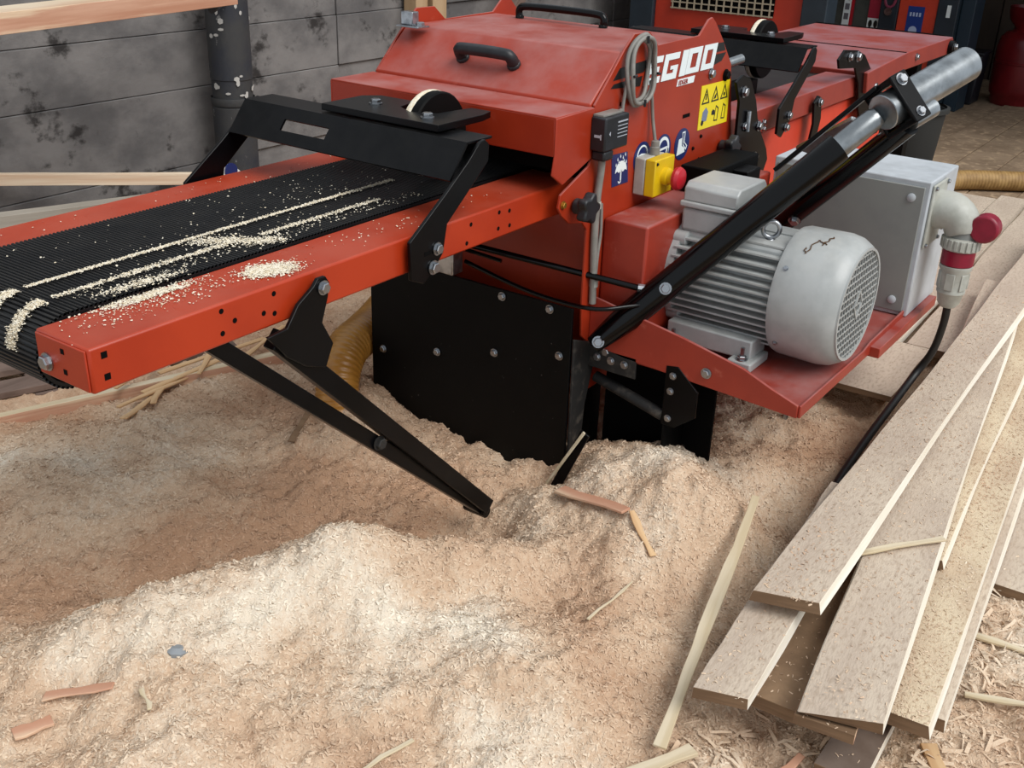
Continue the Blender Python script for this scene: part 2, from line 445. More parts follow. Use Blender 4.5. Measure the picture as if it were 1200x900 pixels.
n = 210000
px = RNG.uniform(-1.5, .9, n); py = RNG.uniform(-1.3, 1.35, n)
dcam = np.hypot(px + 2.07, py + 1.22)
keep = (RNG.random(n) < np.clip(1.7 - .42 * dcam, .12, 1)) & ((py - .2) < 1.5 * (px + 1.75))
px, py = px[keep], py[keep]
P, Nn = surf(px, py)
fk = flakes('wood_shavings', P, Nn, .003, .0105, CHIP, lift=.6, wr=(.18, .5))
n = 2600
px = RNG.uniform(-.9, .9, n); py = RNG.uniform(-1.35, -.55, n)
kp = (py < -.93 + .1 * px) | ((px < -.5) & (py < -.62)); px, py = px[kp], py[kp]
P, Nn = surf(px, py)
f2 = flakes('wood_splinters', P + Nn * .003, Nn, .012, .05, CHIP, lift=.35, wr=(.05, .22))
f2['kind'] = 'stuff'; f2['label'] = 'trampled long splinters and bark bits scattered around the board stack'; f2['category'] = 'splinters'
fk['kind'] = 'stuff'; fk['label'] = 'loose curled wood shavings strewn over the sawdust heap'; fk['category'] = 'shavings'


# ------------------------------------------------------------------ the edger (one machine)
E = empty('board_edger', (.3, .3, 0), label='red board edging machine with black feed belt, grey motor and guards standing in sawdust', category='machine')
BX = lambda *a: MB().box(*a)

# infeed conveyor
rail = BX(-1.293, -.03, .04, .166, .775, .845).build('conveyor_rail', RAILRED, E, bevel=.004)
rail_f = BX(-1.30, -.03, .525, .635, .775, .845).build('conveyor_rail', RAILRED, E, bevel=.004)
MB().box(-1.2965, -1.2932, .044, .162, .778, .842).build('end_plate', RAILRED, rail, bevel=.002)
bolt((-1.2966, .139, .801), (-1, 0, 0), .011, rail)
for (x, z) in ((-1.269, .83), (-1.268, .796)): BX(x - .005, x + .005, .0395, .041, z - .005, z + .005).build('square_hole', DARKIN, rail)
for (x, z) in ((-1.058, .832), (-1.059, .795), (-1.033, .809), (-.973, .803), (-.949, .83), (-.95, .796), (-.423, .826), (-.436, .79), (-.328, .83), (-.292, .826), (-.33, .796), (-.29, .794)):
    MB().prism(arc((x, z), .0045, 0, 2 * math.pi * .92, 11), 'y', .0395, .041).build('round_hole', DARKIN, rail)
for (y, z) in ((.098, .828), (.097, .796)): BX(-1.2972, -1.2960, y - .004, y + .004, z - .004, z + .004).build('square_hole', DARKIN, rail)
# belt with cross ribs, a closed loop round the front roller
prof = []
pitch = .0080; zt = .848; cx, cz, rr = -1.235, .790, .058
s = -.03
top = []
x = -.03
while x > cx:
    top += [(x, zt), (x - pitch * .30, zt), (x - pitch * .42, zt + .0036), (x - pitch * .82, zt + .0036)]
    x -= pitch
nr = 23
for kk in range(nr):
    a0 = math.pi / 2 + math.pi * kk / nr; da = math.pi / nr
    for (f, dr) in ((0, 0), (.30, 0), (.42, .0036), (.82, .0036)):
        a = a0 + da * f; top.append((cx + (rr + dr) * math.cos(a), cz + (rr + dr) * math.sin(a)))
top += [(cx, cz - rr), (-.03, cz - rr)]
inner = [(-.03, cz - rr + .006), (cx, cz - rr + .006)] + [(cx + (rr - .006) * math.cos(a), cz + (rr - .006) * math.sin(a)) for a in np.linspace(1.5 * math.pi, .5 * math.pi, 14)] + [(-.03, zt - .006)]
vs = [(x, .170, z) for x, z in top] + [(x, .521, z) for x, z in top]
m = len(top)
belt = MB(); belt.add(vs, [(k, k + 1, m + k + 1, m + k) for k in range(m - 1)])
mi = len(inner)
vi = [(x, .170, z) for x, z in inner] + [(x, .521, z) for x, z in inner]
belt.add(vi, [(k, k + 1, mi + k + 1, mi + k) for k in range(mi - 1)])
# side strips close the loop edges
for yv in (.170, .521):
    ring = [(cx + rr * math.cos(a), cz + rr * math.sin(a)) for a in np.linspace(.5 * math.pi, 1.5 * math.pi, 14)]
    inn = [(cx + (rr - .006) * math.cos(a), cz + (rr - .006) * math.sin(a)) for a in np.linspace(.5 * math.pi, 1.5 * math.pi, 14)]
    ring = [(-.03, zt)] + ring + [(-.03, cz - rr)]; inn = [(-.03, zt - .006)] + inn + [(-.03, cz - rr + .006)]
    belt.add([(x, yv, z) for x, z in ring + inn], [(k, k + 1, len(ring) + k + 1, len(ring) + k) for k in range(len(ring) - 1)])
bo = belt.build('feed_belt', RUBBER, E, sharp=.3)
MB().tube([(cx, .172, cz), (cx, .519, cz)], rr - .007, 24).build('roller', BLACKM, bo)
BX(-1.15, -.06, .18, .51, .80, .838).build('belt_bed', BLACKM, E)

# main body
BX(.03, .66, .012, .622, .30, .80).build('body', RED, E, bevel=.006)
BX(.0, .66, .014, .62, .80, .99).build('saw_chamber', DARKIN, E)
sp = [(-.05, .882), (-.02, .924), (-.041, 1.012), (.071, 1.117), (.112, 1.148), (.182, 1.147), (.226, 1.113), (.436, 1.116), (.480, 1.150), (.50, 1.154), (.522, 1.140), (.577, 1.091), (.64, 1.027), (.652, .98), (.69, .84), (.72, .70), (.72, .45), (0, .44), (-.035, .47), (-.042, .555), (-.042, .735), (-.062, .755), (-.116, .765), (-.150, .79), (-.166, .81), (-.16, .838)]
side = MB().prism(sp, 'y', 0, .006).build('side_panel', RED, E, bevel=.0012)
side_f = MB().prism([p for p in sp], 'y', .629, .635).build('side_panel', RED, E, bevel=.0012)
# hood
hp = [(-.048, 1.0), (-.048, 1.014), (.071, 1.112), (.44, 1.112), (.60, 1.03), (.60, 1.0)]
hood = MB().prism(hp, 'y', .0075, .628).build('hood', RED, E, bevel=.004)
nrm = Vector((-.098, 0, .119)).normalized()
al = Vector((0, 1, 0)); base = Vector((.012, 0, 1.064))


def handle(c, along, out, half, rise, r, parent, name='handle', m=BLACKP):
    c = Vector(c)
    pts = [c - along * half, c - along * half + out * rise * .75, c - along * (half * .72) + out * rise, c + along * (half * .72) + out * rise, c + along * half + out * rise * .75, c + along * half]
    bb = MB(); bb.tube(hermite(pts, 4), r, 8)
    for sgn in (-1, 1): bb.lathe([(r * 1.15, 0), (r * 1.15, .006), (r * 1.0, .008)], c + along * half * sgn, out, 10)
    return bb.build(name, m, parent, sharp=.9)


handle((.008, .325, 1.062), al, nrm, .074, .034, .0145, hood)
handle((.40, .385, 1.112), al, Vector((0, 0, 1)), .13, .032, .010, hood, m=BLACKG)
# latch on hood
lt = BX(.015, .06, .545, .615, 1.113, 1.117).build('latch', STEEL, hood, bevel=.001)
BX(.03, .055, .575, .612, 1.117, 1.148).build('latch_bracket', STEEL, lt, bevel=.002)
bolt((.032, .552, 1.117), (0, 0, 1), .011, lt)
# infeed cover box
cv = MB()
cv.box(-.192, -.042, .0, .640, 1.004, 1.009)
cv.prism([(-.192, .926), (-.192, 1.006), (-.186, 1.006), (-.186, .932), (-.175, .928), (-.175, .924)], 'y', .002, .638)
sidep = [(-.192, 1.006), (-.041, 1.008), (-.042, .899), (-.158, .860), (-.20, .888), (-.192, .93)]
cv.prism(sidep, 'y', -.002, .003); cv.prism(sidep, 'y', .637, .642)
cvo = cv.build('infeed_cover', RED, E, bevel=.002)
BX(-.13, -.05, .05, .60, .88, 1.0).build('curtain', DARKIN, cvo)

# black front plate with bolts
pp = [(.003, .55), (.635, .55), (.635, .02), (.003, .02)]
pl = MB().prism(pp, 'x', -.078, -.070).build('front_plate', PLATEM, E, bevel=.001)
for (y, z) in ((.204, .534), (.065, .536), (.593, .288), (.406, .331), (.223, .38), (.032, .425)):
    bolt((-.079, y, z), (-1, 0, 0), .0085, pl)
MB().prism([(-.075, .475), (-.01, .45), (.025, .44), (.02, .38), (-.01, .28), (-.02, .14), (-.07, .1)], 'y', -.006, .0).build('corner_plate', DUSTY_BLACK, E, bevel=.001)
bolt((.002, -.05, .432), (-1, 0, 0), .01, E)
# lower frame under tray
BX(-.004, .002, -.135, -.002, .385, .438).build('frame_rail', DUSTY_BLACK, E, bevel=.001)
for y in (-.03, -.068, -.105): bolt((-.005, y, .415), (-1, 0, 0), .008, E)
MB().prism([(-.215, .445), (-.245, .45), (-.30, .40), (-.30, .335), (-.25, .295), (-.215, .295)], 'x', -.006, .0).build('frame_bracket', BLACK, E, bevel=.001)
for (y, z) in ((-.235, .425), (-.232, .385), (-.232, .315)): bolt((-.007, y, z), (-1, 0, 0), .007, E)
MB().tube([(.03, -.01, .345), (.0, -.215, .315)], .014, 12).build('cross_bar', DUSTY_BLACK, E)
BX(.10, .108, -.30, .0, .1, .43).build('dust_guard', DARKIN, E)
BX(.0, .10, -.222, -.217, .1, .43).build('dust_guard', BLACKM, E)
for x in (.06, .6):
    BX(x, x + .05, .02, .07, .0, .32).build('foot', BLACKM, E)
    BX(x, x + .05, .56, .61, .0, .32).build('foot', BLACKM, E)

# red motor tray
tr = MB()
tr.box(.0, .93, -.535, .0, .424, .432)
tr.prism([(0, .445), (0, .565), (-.10, .548), (-.25, .522), (-.40, .490), (-.47, .462), (-.535, .440), (-.535, .41), (-.10, .43)], 'x', -.004, .004)
tr.box(.45, .93, -.565, -.535, .405, .432)
tr.prism([(.0, .41), (.0, .44), (.40, .436), (.45, .445), (.93, .455), (.93, .41)], 'y', -.541, -.535)
tray = tr.build('motor_tray', REDD, E, bevel=.002)
bolt((-.005, -.315, .455), (-1, 0, 0), .010, tray)
# red belt-drive housing
BX(.03, .72, -.118, -.001, .45, .747).build('drive_housing', REDD, E, bevel=.006)

# electric motor (axis along -Y)
MX, MZ, MR = .265, .598, .112
mo = MB().lathe([(MR * .6, 0), (MR, .01), (MR, .27)], (MX, -.12, MZ), (0, -1, 0), 40).build('electric_motor', GREYM, E)
nf = 0
for k in range(-13, 14):
    z = MZ + k * .0195
    if abs(k) > 6: continue
    for sgn in (-1, 1):
        w = math.sqrt(max(.0001, (.145) ** 2 - (z - MZ) ** 2))
        xi = math.sqrt(max(.0, MR ** 2 - min((z - MZ) ** 2, (MR * .95) ** 2)))
        x0, x1 = sorted((MX + sgn * (xi - .01), MX + sgn * max(w * .96, xi + .012)))
        BX(x0, x1, -.385, -.128, z - .0022, z + .0022).build('cooling_fin', GREYM, mo)
# shoulders and feet
BX(MX - .085, MX + .085, -.385, -.125, MZ + .085, MZ + .116).build('top_pad', GREYM, mo, bevel=.01)
ft = MB()
for sgn in (-1, 1):
    xa, xb = sorted((MX + sgn * .05, MX + sgn * .135))
    ft.box(xa, xb, -.36, -.14, .450, .498)
    xa, xb = sorted((MX + sgn * .06, MX + sgn * .165))
    ft.box(xa, xb, -.375, -.315, .4325, .455); ft.box(xa, xb, -.195, -.135, .4325, .455)
ft.build('motor_foot', GREYM, mo, bevel=.004)
for sgn in (-1, 1):
    for y in (-.165, -.345):
        bolt((MX + sgn * .148, y, .4555), (0, 0, 1), .011, mo)
        MB().tube([(MX + sgn * .148, y, .465), (MX + sgn * .148, y, .485)], .005, 8).build('stud', STEEL, mo)
# end shield
MB().lathe([(.05, -.015), (.125, -.01), (.138, .0), (.138, .018), (.125, .02)], (MX, -.118, MZ), (0, -1, 0), 36).build('end_shield', GREYM, mo)
for a in (-.75, -2.4, .75, 2.4):
    MB().lathe([(.018, 0), (.018, .03), (.013, .034)], (MX + .128 * math.sin(a), -.118, MZ + .128 * math.cos(a)), (0, -1, 0), 12).build('shield_lug', GREYM, mo)
# fan cowl
cw = MB()
cpts = []
prof = [(.149, .0), (.153, .012), (.155, .105), (.150, .13), (.138, .15), (.130, .156)]
cw.lathe(prof, (MX, -.388, MZ), (0, -1, 0), 56, close=False)
cw.lathe([(.149, .0), (.12, .001), (.12, .1)], (MX, -.388, MZ), (0, -1, 0), 56, close=False)
cow = cw.build('fan_cowl', GREYM, mo, sharp=.9)
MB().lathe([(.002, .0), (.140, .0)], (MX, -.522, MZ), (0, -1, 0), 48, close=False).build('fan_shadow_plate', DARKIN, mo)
gr = MB()
yg = -.543; pg = .0165
nn = int(.128 / pg)
for k in range(-nn, nn + 1):
    z = MZ + k * pg; w = math.sqrt(max(0, .129 ** 2 - (k * pg) ** 2))
    gr.box(MX - w, MX + w, yg - .0014, yg + .0014, z - .0012, z + .0012)
    off = (k % 2)
    xk = MX + k * pg
    if abs(k * pg) < .126:
        w = math.sqrt(max(0, .129 ** 2 - (k * pg) ** 2))
        gr.box(xk - .0012, xk + .0012, yg - .0016, yg + .0012, MZ - w, MZ + w)
gr.lathe([(.126, -.003), (.132, -.003), (.132, .004), (.126, .004), (.126, -.003)], (MX, yg, MZ), (0, -1, 0), 48, close=False)
dm = []
for rr_, in ((.036,), (.030,)):
    dm.append([(MX + rr_ * math.cos(a) * .75, MZ + rr_ * math.sin(a)) for a in np.linspace(0, 2 * math.pi, 5)[:-1]])
for k in range(4):
    a, b_, c_, d_ = dm[0][k], dm[0][(k + 1) % 4], dm[1][(k + 1) % 4], dm[1][k]
    gr.prism([a, b_, c_, d_], 'y', yg - .004, yg)
gr.build('fan_grille', GREYM, mo, kind='stuff')
for (a) in (-.95, .95, 2.2, -2.2):
    bolt((MX + .153 * math.sin(a), -.41, MZ + .153 * math.cos(a)), (math.sin(a), 0, math.cos(a)), .005, cow, 'screw')
# scratches / rust on the cowl
rs = MB()
for (a0, y0, a1, y1) in ((-.62, -.44, -.35, -.45), (-.66, -.438, -.55, -.432), (-.35, -.45, -.42, -.475), (-.45, -.462, -.30, -.472), (-.3, -.47, -.2, -.478)):
    pts = []
    for t in np.linspace(0, 1, 7):
        a = a0 + (a1 - a0) * t; y = y0 + (y1 - y0) * t + .003 * math.sin(9 * t + a0 * 5)
        pts.append((MX + .1556 * math.sin(a), y, MZ + .1556 * math.cos(a)))
    rs.tube(pts, .0013, 5)
rs.build('rust_scratch', mat('rust', '#5a4028', .8), cow)
# eyebolt
eb = MB()
ec = Vector((MX - .035, -.330, MZ + .142))
eb.tube([ec + Vector((-.45 * math.cos(a), .89 * math.cos(a), math.sin(a))) * .019 for a in np.linspace(0, 2 * math.pi, 21)], .0055, 8, caps=False)
eb.lathe([(.013, 0), (.013, .006), (.008, .01)], ec - Vector((0, 0, .030)), (0, 0, 1), 14)
eb.build('lifting_eye', STEEL, mo, sharp=.9)
# terminal box
tb = BX(MX - .088, MX + .075, -.262, -.125, MZ + .112, MZ + .168).build('terminal_box', GREYM, mo, bevel=.008)
BX(MX - .094, MX + .081, -.268, -.120, MZ + .170, MZ + .184).build('terminal_gasket', GREYM, mo, bevel=.004)
MB().prism([(MX - .088, MZ + .184), (MX + .075, MZ + .184), (MX + .075, MZ + .215), (MX + .060, MZ + .228), (MX - .072, MZ + .228), (MX - .088, MZ + .215)], 'y', -.262, -.126).build('terminal_lid', GREYM, mo, bevel=.004)

# grey control box
cb = BX(.705, .95, -.548, -.13, .433, .795).build('control_box', SILVER, E, bevel=.004)
BX(.700, .7048, -.535, -.14, .445, .780).build('front_cover', PANELG, cb, bevel=.002)
for (y, z) in ((-.505, .75), (-.505, .475), (-.17, .75), (-.17, .475)):
    MB().lathe([(.011, 0), (.011, .003), (.006, .006)], (.7, y, z), (-1, 0, 0), 14).build('screw', SILVER, cb)
# power inlet on the box side
inl = BX(.715, .835, -.556, -.5485, .62, .785).build('inlet_flange', PLAST, cb, bevel=.003)
for (x, z) in ((.723, .777), (.827, .777), (.723, .628), (.827, .628)): bolt((x, -.557, z), (0, -1, 0), .005, cb, 'screw')
# elbow
pth = [Vector((.775, -.552, .715))] + [Vector((.775, -.580 - .045 * math.sin(a), .680 + .045 * math.cos(a) - .010)) for a in np.linspace(0, math.pi / 2, 8)] + [Vector((.775, -.626, .668))]
MB().tube(pth, [.050, .050, .050, .049, .048, .047, .046, .045, .043, .041], 22).build('inlet_elbow', PLAST, cb, sharp=1.)
pc = (.775, -.630)
MB().lathe([(.036, .655), (.036, .69)], (pc[0], pc[1], 0), (0, 0, 1), 24).build('inlet_neck', PANELG, cb)
MB().prism(arc((-.682, .690), .036, 0, 2 * math.pi * .95, 19), 'x', .745, .79).build('inlet_cap', PLUGRED, cb, bevel=.006)
# plug (lifts away from inlet): its own thing
PL = empty('power_plug', (pc[0], pc[1], .46), label='grey and dark red industrial power plug pushed into the grey control box', category='plug')
kn = MB()
for j in range(20):
    a = 2 * math.pi * j / 20
    kn.obox((pc[0] + .0465 * math.cos(a), pc[1] + .0465 * math.sin(a), .640), (.006, .009, .026), Matrix.Rotation(a, 3, 'Z'))
kn.lathe([(.036, .622), (.046, .624), (.046, .653), (.038, .656)], (pc[0], pc[1], 0), (0, 0, 1), 30)
kn.build('locking_ring', PLAST, PL, bevel=.001)
MB().lathe([(.039, .582), (.041, .584), (.041, .621), (.039, .623)], (pc[0], pc[1], 0), (0, 0, 1), 30).build('collar', PLUGRED, PL)
bd = MB(); bd.lathe([(.041, .581), (.041, .572), (.037, .565), (.035, .515), (.036, .512), (.036, .506), (.033, .503), (.028, .477), (.020, .465)][::-1], (pc[0], pc[1], 0), (0, 0, 1), 30)
for j in range(6):
    a = 2 * math.pi * j / 6
    bd.obox((pc[0] + .0355 * math.cos(a), pc[1] + .0355 * math.sin(a), .540), (.004, .022, .044), Matrix.Rotation(a, 3, 'Z'))
bd.build('plug_body', PLAST, PL, bevel=.001)
cabp = hermite([(pc[0], pc[1], .475), (.785, -.628, .41), (.80, -.612, .32), (.78, -.582, .245), (.62, -.572, .20), (.45, -.573, .18), (.30, -.578, .165), (.20, -.583, .15), (.14, -.575, .10)], 8)
MB().tube(cabp, .0105, 10).build('cable', mat('black_cable', '#131313', .5), PL, sharp=.9)

# emergency stop
es = BX(.155, .250, -.030, -.001, .778, .866).build('stop_box', PLAST, E, bevel=.003)
BX(.155, .250, -.058, -.0302, .778, .866).build('stop_box_front', YELLOW, es, bevel=.003)
MB().lathe([(.021, 0), (.021, .012), (.017, .014), (.017, .028)], (.203, -.058, .822), (0, -1, 0), 20).build('button_neck', YELLOW, es)
MB().lathe([(.012, .026), (.026, .030), (.028, .038), (.024, .046), (.012, .05)], (.203, -.058, .822), (0, -1, 0), 24).build('stop_button', BTNRED, es)
MB().lathe([(.012, 0), (.012, .018), (.010, .02), (.010, .032), (.006, .034)], (.212, -.022, .866), (0, 0, 1), 14).build('cable_gland', CABLEG, es)
bolt((.245, -.059, .786), (0, -1, 0), .003, es, 'screw', BLACKP); bolt((.162, -.059, .857), (0, -1, 0), .003, es, 'screw', BLACKP)
# limit switch box
sw = MB(); sw.box(-.055, .045, -.040, -.001, .918, .992)
sw.build('switch_box', BLACKP, E, bevel=.004)
swo = [o for o in E.children if o.name.startswith('switch_box')][0]
BX(-.05, -.01, -.038, -.004, .896, .918).build('switch_gland', BLACKP, swo, bevel=.005)
BX(-.05, .03, -.03, -.003, .992, .997).build('switch_cap', CABLEG, swo, bevel=.001)
gp = mat('grey_print', '#a9adb5', .5)
wm = MB(); wm.box(-.0556, -.055, -.027, -.012, .948, .954); wm.box(-.0556, -.055, -.030, -.027, .944, .956); wm.build('switch_symbol', gp, swo)
MB().prism([(-.040, .956), (-.034, .951), (-.034, .961)], 'y', -.0406, -.040).build('arrow_mark', gp, swo)
wm = MB()
for k in range(5): wm.box(.0 - .004, .038, -.0406, -.040, .977 - .008 * k - .0012, .977 - .008 * k + (.002 if k == 0 else .0006))
wm.build('printed_text', gp, swo, kind='stuff')

# cables on the side panel
cc = Vector((.122, -.016, 1.070))
for (q, dy, rs_, m_) in ((0, 0, 1., CABLEG), (1, -.009, .93, CABLEG), (2, .006, .86, CABLEG)):
    pts = [cc + Vector((.060 * rs_ * math.cos(a), dy + .004 * math.sin(3 * a + q), .078 * rs_ * math.sin(a))) for a in np.linspace(0, 2 * math.pi, 37)]
    MB().tube(pts, .0052, 8, caps=False).build('coiled_cable', m_, side, sharp=.9)
for a in (math.pi * 1.02, -.15, math.pi * 1.5, math.pi * .55):
    MB().tube([cc + Vector((.060 * math.cos(a), -.018, .078 * math.sin(a))), cc + Vector((.060 * math.cos(a) * .8, -.018, .078 * math.sin(a) * .8))], .0032, 6).build('cable_tie', BLACKP, side)
MB().tube(hermite([(.066, -.014, 1.045), (.064, -.010, 1.0), (.060, -.012, .97), (.040, -.02, .995)], 6), .0042, 8).build('cable', CABLEG, side, sharp=.9)
MB().tube(hermite([(.178, -.014, 1.04), (.197, -.010, 1.0), (.21, -.010, .95), (.212, -.02, .90)], 6), .0042, 8).build('cable', CABLEG, side, sharp=.9)
MB().tube(hermite([(-.03, -.02, .905), (-.02, -.014, .87), (-.022, -.010, .80), (-.022, -.010, .70), (-.016, -.010, .62), (-.012, -.010, .55)], 6), .0085, 10).build('conduit', CABLEG, side, sharp=.9)
MB().tube(hermite([(-.005, -.012, .79), (.0, -.012, .72), (-.008, -.012, .66), (-.008, -.010, .56)], 6), .0042, 8).build('cable', CABLEG, side, sharp=.9)
for z in (.79, .60): MB().tube([(-.022 + (.01 if z < .7 else 0), -.010, z - .008), (-.022 + (.01 if z < .7 else 0), -.010, z + .008)], .0105, 10).build('cable_clip', PLAST, side)

# stickers
def st(poly, m, name, d=0):
    return MB().prism(poly, 'y', -.0012 - .0008 * d, -.0008 * d if d else 0).build(name, m, side)


# stripe
st([(.030, 1.056), (.055, 1.080), (.185, 1.086), (.165, 1.060)], INK, 'black_stripe')
st([(.034, 1.048), (.160, 1.052), (.152, 1.030), (.022, 1.040)], INK, 'black_stripe')
st([(.545, 1.088), (.577, 1.088), (.592, 1.067), (.540, 1.067)], INK, 'black_stripe')
st([(.538, 1.061), (.597, 1.061), (.575, 1.042), (.532, 1.036)], INK, 'black_stripe')


def glyphs(rects, x0, z0, w, hh, adv, shear, m, name, d):
    o = MB()
    for gi, g in enumerate(rects):
        for (a, b_, c_, e) in g:
            P_ = [(a, b_), (c_, b_), (c_, e), (a, e)]
            o.prism([(x0 + gi * adv + p[0] * w + p[1] * hh * shear, z0 + p[1] * hh) for p in P_], 'y', -.0012 - .0008 * d, -.0008 * d)
    return o.build(name, m, side)


q = .28
GE = [(0, 0, q, 1), (q, 0, 1, .24), (q, .39, .85, .61), (q, .76, 1, 1)]
GG = [(0, 0, q, 1), (q, 0, 1, .24), (q, .76, 1, 1), (1 - q, .24, 1, .52), (.50, .38, 1 - q, .52)]
G1 = [(.30, 0, .70, 1)]
G0 = [(0, 0, q, 1), (1 - q, 0, 1, 1), (q, 0, 1 - q, .22), (q, .78, 1 - q, 1)]
glyphs([GE, GG], .166, 1.028, .074, .060, .084, .25, WHITE, 'lettering', 1)
glyphs([G1], .318, 1.029, .074, .060, .084, .25, WHITE, 'lettering', 1)
glyphs([G0, G0], .372, 1.030, .072, .060, .083, .25, WHITE, 'lettering', 1)


def text(body, x, z, size, m, name, parent, y=-.0024, axis='y', shear=0., ext=.0003):
    cu = bpy.data.curves.new('t', 'FONT'); cu.body = body; cu.size = size; cu.extrude = ext; cu.shear = shear; cu.offset = size * .012
    to = bpy.data.objects.new('t', cu); COL.objects.link(to)
    dg = bpy.context.evaluated_depsgraph_get(); me = bpy.data.meshes.new_from_object(to.evaluated_get(dg))
    bpy.data.objects.remove(to)
    me.transform(Matrix.Rotation(math.pi / 2, 4, 'X'))
    if axis == 'x': me.transform(Matrix.Rotation(-math.pi / 2, 4, 'Z'))
    me.transform(Matrix.Translation((x, y, z))); me.materials.clear(); me.materials.append(m); me.name = name
    o = bpy.data.objects.new(name, me); COL.objects.link(o); attach(o, parent); return o


st([(.336, 1.006), (.425, 1.006), (.430, 1.022), (.340, 1.022)], WHITE, 'name_strip')
text('EDGER', .342, 1.0085, .0155, mat('sticker_red', '#9b2a1c', .4), 'small_lettering', side, shear=.15)

ys = st([(.476, .878), (.648, .876), (.641, .988), (.476, .990)], STICKY, 'warning_sticker')
g = MB()


def ring(mb, outer, inner, d):
    k_ = len(outer)
    for i_ in range(k_):
        mb.prism([outer[i_], outer[(i_ + 1) % k_], inner[(i_ + 1) % k_], inner[i_]], 'y', -.0012 - .0008 * d, -.0008 * d)


for i_, cx_ in enumerate((.506, .560, .613)):
    g = MB(); o_ = [(cx_ - .022, .942), (cx_ + .022, .942), (cx_, .981)]; i2 = [(cx_ - .016, .9455), (cx_ + .016, .9455), (cx_, .974)]
    ring(g, o_, i2, 1)
    if i_ == 0: g.prism([(cx_ - .0025, .952), (cx_ + .0025, .952), (cx_ + .002, .967), (cx_ - .002, .967)], 'y', -.002, -.0008)
    if i_ == 1: g.prism([(cx_ - .008, .948), (cx_ + .004, .950), (cx_ + .006, .962), (cx_ - .002, .957)], 'y', -.002, -.0008)
    if i_ == 2: g.prism(arc((cx_, .954), .005, 0, 6, 8), 'y', -.002, -.0008)
    g.build('warning_symbol', INK, side)
g = MB()
g.prism([(.548, .908), (.566, .906), (.566, .917), (.556, .921), (.548, .917)], 'y', -.002, -.0008); g.build('warning_symbol', INK, side); g = MB()
g.prism(arc((.497, .894), .007, 0, 6, 8), 'y', -.002, -.0008); g.build('warning_symbol', INK, side)
for cx_ in (.575, .618):
    g = MB()
    ring(g, [(cx_ - .011, .890), (cx_ + .010, .888), (cx_ + .012, .922), (cx_ - .004, .930)], [(cx_ - .008, .893), (cx_ + .008, .891), (cx_ + .009, .920), (cx_ - .003, .926)], 1)
    g.build('warning_symbol', INK, side)
MB().prism([(.492, .897), (.520, .897), (.526, .920), (.512, .932), (.495, .922)], 'y', -.002, -.0008).build('warning_symbol', mat('sticker_grey', '#76809a', .5), side)
# umbrella sticker
st([(.046, .889), (.118, .886), (.130, .812), (.056, .813)], BLUE, 'rain_sticker')
g = MB(); cx_ = .092
g.prism([(cx_ - .026, .843)] + arc((cx_, .843), .026, math.pi, 0, 10) + [(cx_ + .018, .847), (cx_ + .009, .842), (cx_, .847), (cx_ - .009, .842), (cx_ - .018, .847)], 'y', -.002, -.0008)
g.prism([(cx_ - .002, .822), (cx_ + .003, .822), (cx_ + .002, .868 - .02), (cx_ - .002, .848)], 'y', -.002, -.0008)
ring(g, arc((cx_ - .004, .823), .007, math.pi, 2 * math.pi, 6) + [(cx_ + .001, .823)], arc((cx_ - .004, .823), .004, math.pi, 2 * math.pi, 6) + [(cx_ + .001, .823)], 1)
for (dx, z) in ((-.018, .873), (-.006, .879), (.006, .874), (.016, .88), (-.012, .866), (.012, .866), (-.024, .861), (.022, .862)):
    g.prism([(cx_ + dx - .002, z), (cx_ + dx, z - .003), (cx_ + dx + .002, z), (cx_ + dx, z + .006)], 'y', -.002, -.0008)
g.build('rain_symbol', WHITE, side)
for (cx_, cz_) in ((.190, .857), (.294, .858), (.395, .857)):
    st(arc((cx_, cz_), .040, 0, 2 * math.pi * .965, 27), BLUE, 'protection_sticker')
g = MB()
cx_, cz_ = .190, .857
ring(g, arc((cx_, cz_ + .006), .026, 0, 2 * math.pi * .95, 19), arc((cx_, cz_ + .006), .022, 0, 2 * math.pi * .95, 19), 1)
g.prism([(cx_ - .022, cz_ + .008), (cx_ - .004, cz_ + .012), (cx_ + .022, cz_ + .008), (cx_ + .022, cz_ + .004), (cx_, cz_ + .007), (cx_ - .022, cz_ + .004)], 'y', -.002, -.0008)
g.prism([(cx_ - .022, cz_ - .006), (cx_ + .02, cz_ - .004), (cx_ + .016, cz_ - .026), (cx_ - .014, cz_ - .028)], 'y', -.002, -.0008)
g.build('protection_symbol', WHITE, side); g = MB()
cx_, cz_ = .294, .858
ring(g, arc((cx_, cz_ + .004), .030, -.6, math.pi + .6, 18) + [(cx_ - .012, cz_ - .026), (cx_ + .012, cz_ - .026)], arc((cx_, cz_ + .004), .022, -.5, math.pi + .5, 18) + [(cx_ - .010, cz_ - .022), (cx_ + .010, cz_ - .022)], 1)
g.prism([(cx_ - .020, cz_ + .006), (cx_ + .020, cz_ + .008), (cx_ + .019, cz_ + .003), (cx_ - .019, cz_ + .001)], 'y', -.002, -.0008)
g.prism([(cx_ + .016, cz_ + .002), (cx_ + .028, cz_ + .002), (cx_ + .022, cz_ - .022), (cx_ + .012, cz_ - .022)], 'y', -.002, -.0008)
g.build('protection_symbol', WHITE, side); g = MB()
cx_, cz_ = .395, .857
g.prism([(cx_ - .020, cz_ + .014), (cx_ - .004, cz_ + .016), (cx_ - .002, cz_ - .004), (cx_ + .014, cz_ - .012), (cx_ + .016, cz_ - .022), (cx_ - .026, cz_ - .026)], 'y', -.002, -.0008)
